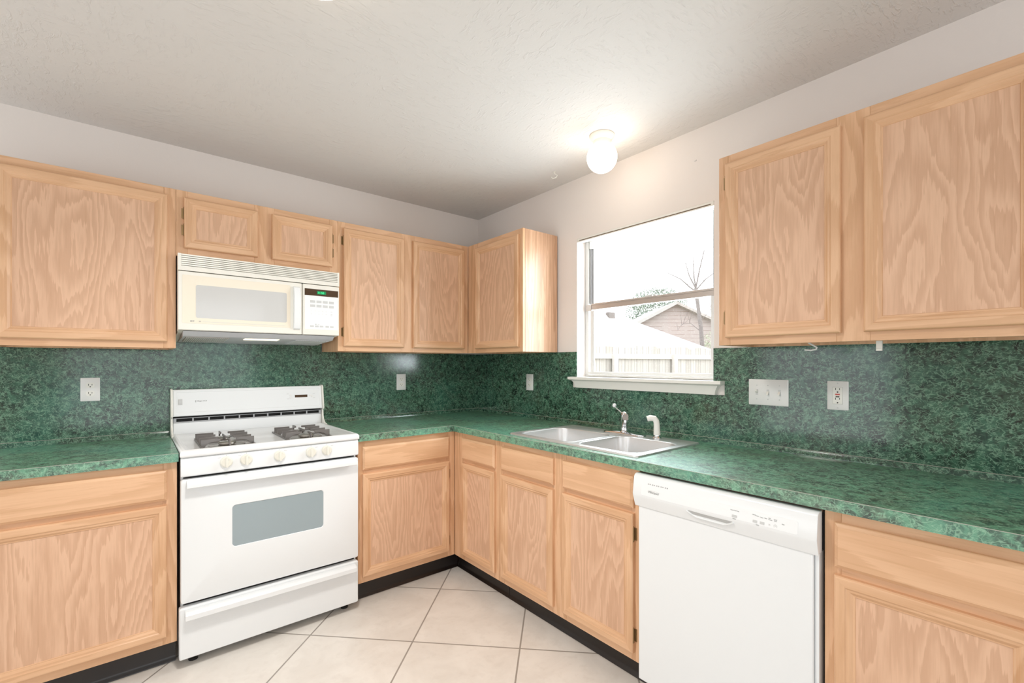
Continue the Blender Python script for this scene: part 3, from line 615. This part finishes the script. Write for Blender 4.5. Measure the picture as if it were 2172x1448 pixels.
def dy(z): return -0.662 + 0.008 * (z - 0.789) / 0.064    # front plane of the control strip
def dbox(x0, x1, z0, z1, name, mat, h=0.0006, base=0.0, parent=dcp):
    return MB().loft([[(x0, dy(z0) + 0.0005, z0), (x1, dy(z0) + 0.0005, z0), (x1, dy(z1) + 0.0005, z1), (x0, dy(z1) + 0.0005, z1)],
                      [(x0, dy(z0) - h, z0), (x1, dy(z0) - h, z0), (x1, dy(z1) - h, z1), (x0, dy(z1) - h, z1)]]).build(name, mat, parent)
ov = MB()
o1 = rrect(X(-1.992), X(-2.523), 0.7905, 0.829, 0.006)
ov.loft([[(a, dy(b_) + 0.0004, b_) for a, b_ in o1], [(a, dy(b_) - 0.0005, b_) for a, b_ in o1]])
ov.build('overlay', plain('overlay_white', (0.88, 0.885, 0.88), 0.3), dcp)
for i in range(5):
    x0 = X(-2.019) + i * 0.0178
    for q in range(2): dbox(x0 + q * 0.0075, x0 + q * 0.0075 + 0.0048, 0.8335, 0.8372, 'vent_slot', 'slotgrey', 0.0004)
text('Whirlpool', 'logo', 0.0125, 'slotgrey', dcp, (X(-2.0225), dy(0.805) - 0.0008, 0.8035), (R(90), 0, 0), 0.00015, 0.85, 0.25)
MB().loft([[(X(-2.045) + 0.024 * math.cos(R(a)) * k_, dy(0.808) - 0.0009, 0.8075 + 0.007 * math.sin(R(a)) * k_) for a in range(20, 330, 15)] for k_ in (1.0, 0.93)], cap0=False, cap1=False, closed=False).build('logo', 'lightgrey', dcp)
for a, b_ in ((-2.334, -2.350), (-2.398, -2.411), (-2.419, -2.432)):
    dbox(X(a), X(b_), 0.7945, 0.8022, 'button', 'lightgrey', 0.0012)
for s_, a, z in (('Heated Dry', -2.3285, 0.8150), ('Hi Temp', -2.3445, 0.8150), ('Normal', -2.396, 0.8165), ('Heavy', -2.407, 0.8150), ('1 Hour', -2.4185, 0.8135), ('Rinse', -2.4315, 0.8140), ('Start', -2.443, 0.8170), ('Resume', -2.443, 0.8128), ('Cancel', -2.458, 0.8165), ('Drain', -2.459, 0.8125), ('Clean', -2.480, 0.8085), ('Options', -2.336, 0.7895), ('Cycles', -2.408, 0.7885)):
    text(s_, 'legend', 0.0042, 'slotgrey', dcp, (X(a), dy(z) - 0.0008, z), (R(90), 0, 0), 0.00004, 0.78)
zc = 0.7990
MB().loft([[(X(-2.4445), dy(zc) - q, zc - 0.0028), (X(-2.4500), dy(zc) - q, zc), (X(-2.4445), dy(zc) - q, zc + 0.0028)] for q in (0.0004, 0.0009)]).build('start_symbol', 'lightgrey', dcp)
MB().lathe([(0.0042, 0.0), (0.0050, 0.0), (0.0050, 0.0006), (0.0042, 0.0006)], (X(-2.4630), dy(zc) - 0.001, zc), 'y', 20, cap=False).box(X(-2.4605), X(-2.4655), dy(zc) - 0.0009, dy(zc) - 0.0004, zc - 0.0005, zc + 0.0005).build('cancel_symbol', 'lightgrey', dcp)
# finger pull: lens shaped plate, its grey paints the pocket's shade, plus a white lip
def pull(x0, x1, n=14):
    tp, bt = [], []
    for i in range(n + 1):
        s = i / n; x = x0 + (x1 - x0) * s
        tp.append((x, 0.7785 - 0.001 * math.sin(PI * s))); bt.append((x, 0.7775 - 0.0165 * min(1, math.sin(PI * min(max(s, 0.0), 1)) * 1.6) ** 0.8))
    return tp + bt[::-1]
def fy(z): return -0.6455 - 0.0145 * (z - 0.7425) / 0.037
pp = pull(X(-2.180), X(-2.334))
MB().loft([[(a, fy(b_) + 0.001, b_) for a, b_ in pp], [(a, fy(b_) - 0.0006, b_) for a, b_ in pp]]).build('pull_shade', 'keygrey', dcp, label='grey plate painted as the shade in the finger pull')
lip = MB()
pb = pull(X(-2.176), X(-2.338))[15:]
lip.tube([(a, fy(b_) - 0.0015, b_ - 0.0015) for a, b_ in pb], 0.0028, 8)
lip.build('pull_lip', 'white', dcp, smooth=True)

# ---------------------------------------------------------------- sink, tap, spray
sk = thing('kitchen_sink', 'double bowl stainless steel sink set into the green countertop under the window', 'sink', wallB(0, 0, 0), RB)
def cell(X0, X1, Y0, Y1, b0, b1, c0, c1, oc):           # outer cell -> bowl
    rim = MB(); z = 0.9185
    def lp(x0, x1, y0, y1, r, zz): return [(a, b_, zz) for a, b_ in rrect(x0, x1, y0, y1, r, 8)]
    rim.loft([lp(X0, X1, Y0, Y1, 0.001, z), lp(b0 - 0.008, b1 + 0.008, c0 - 0.008, c1 + 0.008, 0.062, z), lp(b0 - 0.004, b1 + 0.004, c0 - 0.004, c1 + 0.004, 0.058, z + 0.001), lp(b0, b1, c0, c1, 0.055, z - 0.001)], cap0=False, cap1=False)
    rim.build('rim', 'steel', sk, smooth=True, ang=40)
    bw = MB(); rs = [(0, z - 0.001, 0.055), (0.002, z - 0.008, 0.055), (0.008, 0.80, 0.055), (0.014, 0.762, 0.055), (0.026, 0.746, 0.052), (0.045, 0.741, 0.05)]
    bw.loft([lp(b0 + i, b1 - i, c0 + i, c1 - i, r, zz) for i, zz, r in rs], cap0=False)
    bo = bw.build('bowl', 'steel', sk, smooth=True, ang=60)
    cx, cy = (b0 + b1) / 2, (c0 + c1) / 2
    MB().lathe([(0.048, 0.7415), (0.048, 0.7435), (0.040, 0.7425), (0.0, 0.7415)], (cx, cy, 0), 'z', 28).build('drain', 'chrome', bo, smooth=True)
cell(1.1330, 1.5520, -0.5955, -0.1080, 1.164, 1.534, -0.566, -0.235, 0)
cell(1.5520, 1.9250, -0.5955, -0.1080, 1.572, 1.898, -0.566, -0.222, 0)
rr = [(a, b_) for a, b_ in rrect(1.1265, 1.9315, -0.602, -0.1015, 0.018, 6)]; ri = rrect(1.1330, 1.9250, -0.5955, -0.1080, 0.012, 6)
rq = rrect(1.1295, 1.9285, -0.599, -0.1045, 0.016, 6)
MB().loft([[(a, b_, 0.9106) for a, b_ in rr], [(a, b_, 0.9165) for a, b_ in rr], [(a, b_, 0.9192) for a, b_ in rq], [(a, b_, 0.9185) for a, b_ in ri]], cap0=False, cap1=False).build('rolled_edge', 'steel', sk, smooth=True, ang=60)

fc = thing('faucet', 'single-lever chrome faucet standing on the back ledge of the sink', 'faucet', wallB(1.545, -0.162, 0.9186), RB)
bp = MB()
bp.loft([[(x * kx, y * ky, zz) for x, y in rrect(-0.128, 0.128, -0.028, 0.028, 0.0275, 8)] for kx, ky, zz in ((1, 1, 0.0), (1, 1, 0.004), (0.97, 0.9, 0.007), (0.6, 0.75, 0.011), (0.25, 0.6, 0.015))])
bp.build('deck_plate', 'chrome', fc, smooth=True, ang=60)
MB().lathe([(0.024, 0.011), (0.021, 0.016), (0.0195, 0.030), (0.019, 0.085), (0.0195, 0.098), (0.016, 0.110), (0.010, 0.116), (0.0, 0.118)], (0, 0, 0), 'z', 28).build('faucet_body', 'chrome', fc, smooth=True)
# spout swung towards the room, rising a little; local frame: +x = -world y, +y = world x
dx, dyy = 0.62, -0.785
sp_ = MB(); loops = []
for s, z, hw, hh in ((0.012, 0.046, 0.0150, 0.015), (0.06, 0.062, 0.0145, 0.014), (0.12, 0.084, 0.0135, 0.013), (0.175, 0.103, 0.0130, 0.013), (0.198, 0.110, 0.0128, 0.015)):
    loops.append([(dx * s - dyy * u, dyy * s + dx * u, z + v_) for u, v_ in rrect(-hw, hw, -hh, hh, 0.006, 4)])
sp_.loft(loops); sp_.build('spout', 'chrome', fc, smooth=True, ang=50)
MB().lathe([(0.0105, 0.0), (0.0105, 0.018)], (dx * 0.186, dyy * 0.186, 0.084), 'z', 18).build('aerator', 'chrome', fc, smooth=True)
lv = MB().tube([(0.0, 0.0, 0.100), (-0.028, 0.004, 0.114), (-0.068, 0.010, 0.136)], [0.004, 0.003, 0.0026], 10).build('lever', 'chrome', fc, smooth=True)
MB().lathe([(0.0, -0.010), (0.007, -0.009), (0.0115, -0.002), (0.0115, 0.003), (0.008, 0.010), (0.0, 0.012)], (-0.072, 0.011, 0.143), 'z', 20).build('lever_knob', 'knob', lv, smooth=True, label='clear ball knob')

sy = thing('sprayer', 'white side spray head standing in its holder beside the chrome faucet', 'sprayer', wallB(1.738, -0.160, 0.9186), RB)
MB().lathe([(0.022, 0.0), (0.022, 0.005), (0.017, 0.010), (0.0155, 0.016), (0.0155, 0.020)], (0, 0, 0), 'z', 24).build('holder', 'chrome', sy, smooth=True)
pts = [(0, 0, 0.018), (0, 0, 0.045), (-0.001, 0, 0.070), (-0.003, -0.002, 0.086), (-0.010, -0.007, 0.098), (-0.026, -0.018, 0.100), (-0.038, -0.027, 0.096)]
MB().tube(pts, [0.0165, 0.0155, 0.0145, 0.0145, 0.0150, 0.0150, 0.0135], 18).build('spray_head', 'trim', sy, smooth=True)

# ---------------------------------------------------------------- outlets and switches (local: plate on the splash)
def outlet(loc, rz, label):
    t = thing('outlet', label, 'outlet', loc, rz, 'duplex outlets on the green backsplash')
    MB().loft([[(a, -y, b_) for a, b_ in rrect(-0.035 + i, 0.035 - i, -0.0565 + i, 0.0565 - i, 0.003, 3)] for y, i in ((0.0062, 0), (0.0095, 0), (0.0115, 0.003))]).build('cover_plate', 'plate', t, smooth=True, ang=30)
    for dz in (0.0195, -0.0195):
        rc = MB().loft([[(a, -y, b_ + dz) for a, b_ in rrect(-0.0165, 0.0165, -0.0135, 0.0135, 0.0125, 6)] for y in (0.0105, 0.0128)]).build('receptacle', 'trim', t, smooth=True, ang=30)
        MB().box(-0.0072, -0.0052, -0.0131, -0.0128, dz - 0.001, dz + 0.007).box(0.0052, 0.0072, -0.0131, -0.0128, dz, dz + 0.006).lathe([(0.0024, -0.0131), (0.0024, -0.0128)], (0, 0, dz - 0.0065), 'y', 10).build('slots', 'dark', rc)
    MB().lathe([(0.0024, -0.0121), (0.0024, -0.0113)], (0, 0, 0), 'y', 10).build('screw', 'plate', t)
    return t
outlet((-2.3035, 0, 1.162), 0, 'white duplex outlet plate on the green backsplash beside the stove, above the short countertop')
outlet((-0.676, 0, 1.157), 0, 'white duplex outlet plate between the stove and the room corner')
outlet(wallB(0.632, 0, 1.1575), RB, 'white duplex outlet plate between the room corner and the window sill')
sw = thing('light_switch', 'white triple toggle switch plate beside the window sill', 'light switch', wallB(2.191, 0, 1.161), RB)
MB().loft([[(a, -y, b_) for a, b_ in rrect(-0.081 + i, 0.081 - i, -0.0565 + i, 0.0565 - i, 0.003, 3)] for y, i in ((0.0062, 0), (0.0095, 0), (0.0115, 0.003))]).build('cover_plate', 'plate', sw, smooth=True, ang=30)
for xx, up in ((-0.046, 1), (0.0, -1), (0.046, -1)):
    MB().box(xx - 0.0052, xx + 0.0052, -0.0121, -0.0113, -0.0125, 0.0125).build('toggle_slot', 'lightgrey', sw)
    MB().loft([[(xx - 0.0042, -0.0118, -0.005 * 1), (xx + 0.0042, -0.0118, -0.005), (xx + 0.0042, -0.0118, 0.005), (xx - 0.0042, -0.0118, 0.005)], [(xx - 0.0038, -0.0225, up * 0.008 - 0.003), (xx + 0.0038, -0.0225, up * 0.008 - 0.003), (xx + 0.0038, -0.0225, up * 0.008 + 0.003), (xx - 0.0038, -0.0225, up * 0.008 + 0.003)]]).build('toggle', 'trim', sw, bevel=0.0006)
    for dz in (-0.0302, 0.0302): MB().lathe([(0.0028, -0.0121), (0.0028, -0.0113)], (xx, 0, dz), 'y', 10).build('screw', 'lightgrey', sw)
gf = thing('outlet', 'white safety outlet plate with a red reset button, right of the triple switch', 'outlet', wallB(2.4475, 0, 1.161), RB)
gf['label'] = 'white safety outlet plate with a red reset button, next to the triple switch'
MB().loft([[(a, -y, b_) for a, b_ in rrect(-0.0355 + i, 0.0355 - i, -0.0565 + i, 0.0565 - i, 0.003, 3)] for y, i in ((0.0062, 0), (0.0095, 0), (0.0115, 0.003))]).build('cover_plate', 'plate', gf, smooth=True, ang=30)
MB().box(-0.0172, 0.0172, -0.01165, -0.0113, -0.0336, 0.0336).build('insert_gap', 'keygrey', gf)
ins = MB().box(-0.0166, 0.0166, -0.0130, -0.0114, -0.033, 0.033).build('receptacle', 'trim', gf, bevel=0.0008)
sl_ = MB()
for dz in (0.0215, -0.0165): sl_.box(-0.0075, -0.0055, -0.0134, -0.0130, dz, dz + 0.008).box(0.0055, 0.0073, -0.0134, -0.0130, dz + 0.001, dz + 0.0075)
for dz in (0.0140, -0.0280): sl_.lathe([(0.0027, -0.0134), (0.0027, -0.0130)], (0, 0, dz), 'y', 12)
sl_.build('slots', 'dark', ins)
MB().box(-0.0075, 0.0075, -0.0145, -0.0130, 0.0020, 0.0072).build('reset_button', 'red', ins, label='red reset button')
MB().box(-0.0060, 0.0060, -0.0145, -0.0130, -0.0065, -0.0020).build('test_button', plain('dark_button', (0.05, 0.045, 0.03), 0.4), ins, label='black test button')
for dz in (0.048, -0.048): MB().lathe([(0.0026, -0.0121), (0.0026, -0.0113)], (0, 0, dz), 'y', 10).build('screw', 'lightgrey', gf)

# ---------------------------------------------------------------- lamps, hooks and small fittings
gl = thing('ceiling_lamp', 'lit white glass globe lamp on the ceiling above the sink window', 'lamp', (-0.310, -1.518, H))
MB().lathe([(0.062, -0.0003), (0.063, -0.006), (0.058, -0.016), (0.048, -0.026), (0.045, -0.030), (0.045, -0.050)], (0, 0, 0), 'z', 36).build('canopy', 'lampwhite', gl, smooth=True)
MB().lathe([(0.007, 0.0), (0.012, -0.004)], (0.03, -0.036, -0.036), 'z', 10).build('screw', 'grille', gl)
gp_ = [(0.040, -0.045)]
for i in range(0, 25):
    a = R(58 - i * (148 / 24)); gp_.append((0.076 * math.cos(a), -0.112 + 0.076 * math.sin(a)))
MB().lathe(gp_, (0, 0, 0), 'z', 40).build('glass_globe', 'lampglass', gl, smooth=True, label='glowing opal glass globe')
fl = thing('ceiling_light', 'round flush ceiling light barely showing at the top edge, out over the floor', 'lamp', (-1.787, -1.728, H))
MB().lathe([(0.165, -0.0003), (0.165, -0.022), (0.150, -0.028)], (0, 0, 0), 'z', 48).build('base', 'lampwhite', fl, smooth=True)
MB().lathe([(0.150, -0.024), (0.147, -0.056), (0.130, -0.088), (0.095, -0.110), (0.05, -0.121), (0.0, -0.123)], (0, 0, 0), 'z', 48).build('glass_shade', plain('flush_glass', (0.9, 0.88, 0.84), 0.3, emis=(1.0, 0.90, 0.76), es=4.0), fl, smooth=True)
ld = bpy.data.lights.new('flush_lamp_light', 'AREA'); ld.shape = 'DISK'; ld.size = 0.26; ld.spread = 2.6; ld.energy = 22; ld.color = (1.0, 0.965, 0.92)
lo_ = bpy.data.objects.new('flush_lamp_light', ld); COL.objects.link(lo_); lo_.parent = fl; lo_.location = (0, 0, -0.127)
def cuphook(name, loc, label, cat, pts, r, mat='trim', rz=0.0):
    t = thing(name, label, cat, loc, rz)
    MB().tube(pts, r, 12).build('hook', mat, t, smooth=True); return t
h1 = cuphook('ceiling_hook', (-0.186, -1.052, H), 'small white hook screwed into the ceiling near the room corner', 'hook',
        [(0, 0, -0.002), (0.004, -0.002, -0.014), (0.014, -0.012, -0.022), (0.008, -0.006, -0.036), (-0.006, 0.006, -0.040), (-0.012, 0.012, -0.032)], 0.0028)
MB().lathe([(0.008, -0.0003), (0.008, -0.004)], (0, 0, 0), 'z', 14).build('hook_base', 'trim', h1)
h2 = cuphook('cup_hook', (-0.222, -2.420, 1.3745), 'white open hook under the wide wall cabinet over the switches', 'hook',
        [(0, 0.014, -0.001), (0.0, 0.006, -0.012), (0.0, -0.008, -0.021), (0.002, -0.019, -0.029), (0.002, -0.016, -0.036), (0.0, 0.0, -0.039), (0.0, 0.020, -0.037)], 0.0032, 'plate')
tag(MB().box(-0.262, -0.250, -2.636, -2.620, 1.3285, 1.3744).box(-0.2635, -0.262, -2.6355, -2.6205, 1.334, 1.336).build('cabinet_clip', 'almond', bevel=0.001), 'small square beige clip hanging under the wide wall cabinet', 'clip')
tag(MB().tube([(-0.0005, -1.846, 2.291), (-0.002, -1.853, 2.288), (-0.004, -1.859, 2.291)], 0.0012, 8).build('wall_nail', 'grille'), 'tiny nail in the wall above the window and the wall cabinet', 'nail')

# ---------------------------------------------------------------- outside: yard, fence, houses, trees
struct(MB().box(0.2, 60, -25, 45, -0.6, -0.35).build('ground', 'lawn'))
fn = thing('wooden_fence', 'weathered board fence with a rail across the yard outside the window', 'fence', (3.2, 1.80, -0.35), math.atan2(-0.75, 4.99))
FL = 6.2
pk = MB(); random.seed(4)
for i in range(44):
    x = -0.9 + i * 0.14 + 0.001; hh = 1.93 + random.uniform(-0.025, 0.02)
    pk.box(x, x + 0.137, 0.0, 0.018, 0.03, hh)
pk.build('board_panel', 'boards', fn)
MB().box(-0.9, 5.3, -0.040, -0.001, 1.72, 1.80).build('rail', 'post', fn); MB().box(-0.9, 5.3, -0.040, -0.001, 0.35, 0.43).build('rail', 'post', fn)
for px_ in (-0.75, 0.70, 2.14, 3.40, 4.80): MB().box(px_ - 0.045, px_ + 0.045, -0.095, -0.0405, 0.0, 1.80).build('fence_post', 'post', fn)

ho = thing('neighbor_house', 'low house with a pale hipped roof just behind the fence', 'house', (0, 0, -0.35))
# eave corner near the viewer, hip rising to a ridge on the far side
e1 = (14.43, 5.34, 1.82 + 0.35); r1 = (8.26, 7.33, 3.54 + 0.35)
ru = Vector((8.26 - 14.43, 7.33 - 5.34, 0)); 
e0 = (3.2, 5.2, 1.70); r0 = (4.6, 8.6, 3.95); e2 = (14.6, 9.6, 2.17); e3 = (3.2, 12.0, 2.17); r1b = (8.26, 8.3, 3.95)
MB().add([e0, e1, r1, r0, e2, e3], [(0, 1, 2, 3), (1, 4, 2), (4, 5, 3, 2), (5, 0, 3), (0, 5, 4, 1)]).build('roof', 'roof', ho)
MB().box(3.9, 13.6, 6.1, 9.0, 0.0, 1.6).build('wall', 'siding', ho)
MB().box(9.86, 10.16, 6.48, 6.62, 3.10, 3.33).build('roof_vent', 'iron', ho)

g2 = thing('gabled_house', 'brown sided house gable beyond the pale roof, behind the bare tree', 'house', (0, 0, -0.35))
A_ = Vector((19.74, 10.03, 4.74)); Lc = Vector((18.28, 11.24, 3.75)); Rc = Vector((21.40, 8.65, 3.75))
dn = Vector((0.64, 0.77, 0)); dd = dn * 5.0
fr_ = [A_, Lc, Vector((Lc.x, Lc.y, 0.0)), Vector((Rc.x, Rc.y, 0.0)), Rc]
MB().loft([[tuple(p) for p in fr_], [tuple(p + dd) for p in fr_]]).build('wall', 'siding', g2)
def slab(a, b_, th, over):
    d_ = (b_ - a).normalized(); b2 = b_ + d_ * 0.5; f0 = -dn * over
    up = Vector((0, 0, th))
    return [[tuple(a + f0), tuple(b2 + f0), tuple(b2 + f0 + up), tuple(a + f0 + up)], [tuple(a + dd), tuple(b2 + dd), tuple(b2 + dd + up), tuple(a + dd + up)]]
MB().loft(slab(A_, Lc, 0.14, 0.35)).loft(slab(A_, Rc, 0.14, 0.35)).build('roof', 'roof2', g2)
MB().loft([[tuple(Vector(p) - dn * 0.36) for p in (A_ - Vector((0, 0, 0.02)), Lc + (Lc - A_) * 0.12 - Vector((0, 0, 0.02)), Lc + (Lc - A_) * 0.12 + Vector((0, 0, 0.16)), A_ + Vector((0, 0, 0.16)))], [tuple(Vector(p) - dn * 0.40) for p in (A_ - Vector((0, 0, 0.02)), Lc + (Lc - A_) * 0.12 - Vector((0, 0, 0.02)), Lc + (Lc - A_) * 0.12 + Vector((0, 0, 0.16)), A_ + Vector((0, 0, 0.16)))]]).build('fascia', 'fascia', g2)

bt = thing('bare_tree', 'leafless tree with thin upright branches behind the fence', 'tree', (15.12, 6.06, -0.35))
o_ = Vector((15.12, 6.06, -0.35))
def rel(*ps): return [tuple(Vector(p) - o_) for p in ps]
MB().tube(rel((15.12, 6.06, -0.35), (15.12, 6.06, 1.87), (15.06, 6.11, 2.8), (14.95, 6.20, 3.84), (14.92, 6.23, 4.28)), [0.12, 0.085, 0.075, 0.068, 0.06], 10).build('trunk', 'bark', bt, smooth=True)
random.seed(11)
mains = [[(14.92, 6.23, 4.28), (14.86, 6.28, 4.71), (14.84, 6.29, 5.2), (14.85, 6.29, 5.75)], [(14.92, 6.23, 4.3), (15.03, 6.13, 5.03), (15.12, 6.06, 5.5), (15.16, 6.02, 5.75)],
         [(14.93, 6.22, 4.13), (14.73, 6.38, 4.3), (14.46, 6.61, 4.62), (14.03, 6.96, 4.88)], [(14.93, 6.22, 4.2), (15.2, 6.0, 4.6), (15.5, 5.75, 4.9)], [(14.92, 6.23, 4.25), (14.72, 6.4, 4.75), (14.6, 6.5, 5.3)],
         [(15.07, 6.10, 2.55), (14.75, 6.35, 2.88), (14.5, 6.58, 2.85), (14.36, 6.69, 2.6)], [(15.05, 6.12, 3.0), (15.3, 5.9, 3.3), (15.45, 5.8, 3.6)]]
for q in mains:
    bo = MB().tube(rel(*q), [0.030 - 0.019 * i / (len(q) - 1) for i in range(len(q))] if q[0][2] > 3.5 else [0.014 - 0.009 * i / (len(q) - 1) for i in range(len(q))], 7).build('branch', 'bark', bt, smooth=True)
    tw = MB()
    for i in range(7):
        k_ = random.uniform(0.3, 0.98) * (len(q) - 1); a = int(k_); p = Vector(q[a]).lerp(Vector(q[min(a + 1, len(q) - 1)]), k_ - a)
        d_ = Vector((random.uniform(-0.4, 0.4), random.uniform(-0.4, 0.4), random.uniform(0.05, 0.55)))
        tw.tube(rel(p, p + d_ * 0.5 + Vector((0, 0, 0.04)), p + d_), [0.008, 0.006, 0.003], 5)
    tw.build('twigs', 'bark', bo, kind='stuff')

def crown(rad, n, size, seed, squash=1.0):
    random.seed(seed); m_ = MB()
    for i in range(n):
        while True:
            p = Vector((random.uniform(-1, 1), random.uniform(-1, 1), random.uniform(-1, 1)))
            if 0.35 < p.length < 1.0: break
        p = Vector((p.x * rad, p.y * rad, p.z * rad * squash)); nn = Vector((random.gauss(0, 1), random.gauss(0, 1), random.gauss(0, 1))).normalized()
        u = nn.orthogonal().normalized() * size * random.uniform(0.6, 1.3); v_ = nn.cross(u) * 0.6
        m_.add([p - u, p - v_ * 0.6, p + u, p + v_ * 0.6], [(0, 1, 2, 3)])
    return m_
ev = thing('leafy_tree', 'dense green tree rising behind the house gable', 'tree', (27.9, 16.3, -0.35))
MB().tube([(0, 0, 0), (0.1, 0, 2.0), (0, 0.1, 4.8)], [0.22, 0.18, 0.1], 10).build('trunk', 'bark', ev, smooth=True)
crown(2.3, 6500, 0.095, 3, 0.85).build('crown', 'leaf', ev).location = (0, 0, 5.4)
sh = thing('shrub', 'pale leafy shrub at the foot of the bare tree', 'shrub', (16.35, 6.05, -0.35))
MB().tube([(0, 0, 0), (0.05, 0, 0.8), (0, 0.05, 1.9)], [0.05, 0.04, 0.02], 8).build('stem', 'bark', sh, smooth=True)
crown(0.75, 1500, 0.05, 8, 1.3).build('foliage', 'leaf2', sh).location = (0, 0, 2.15)
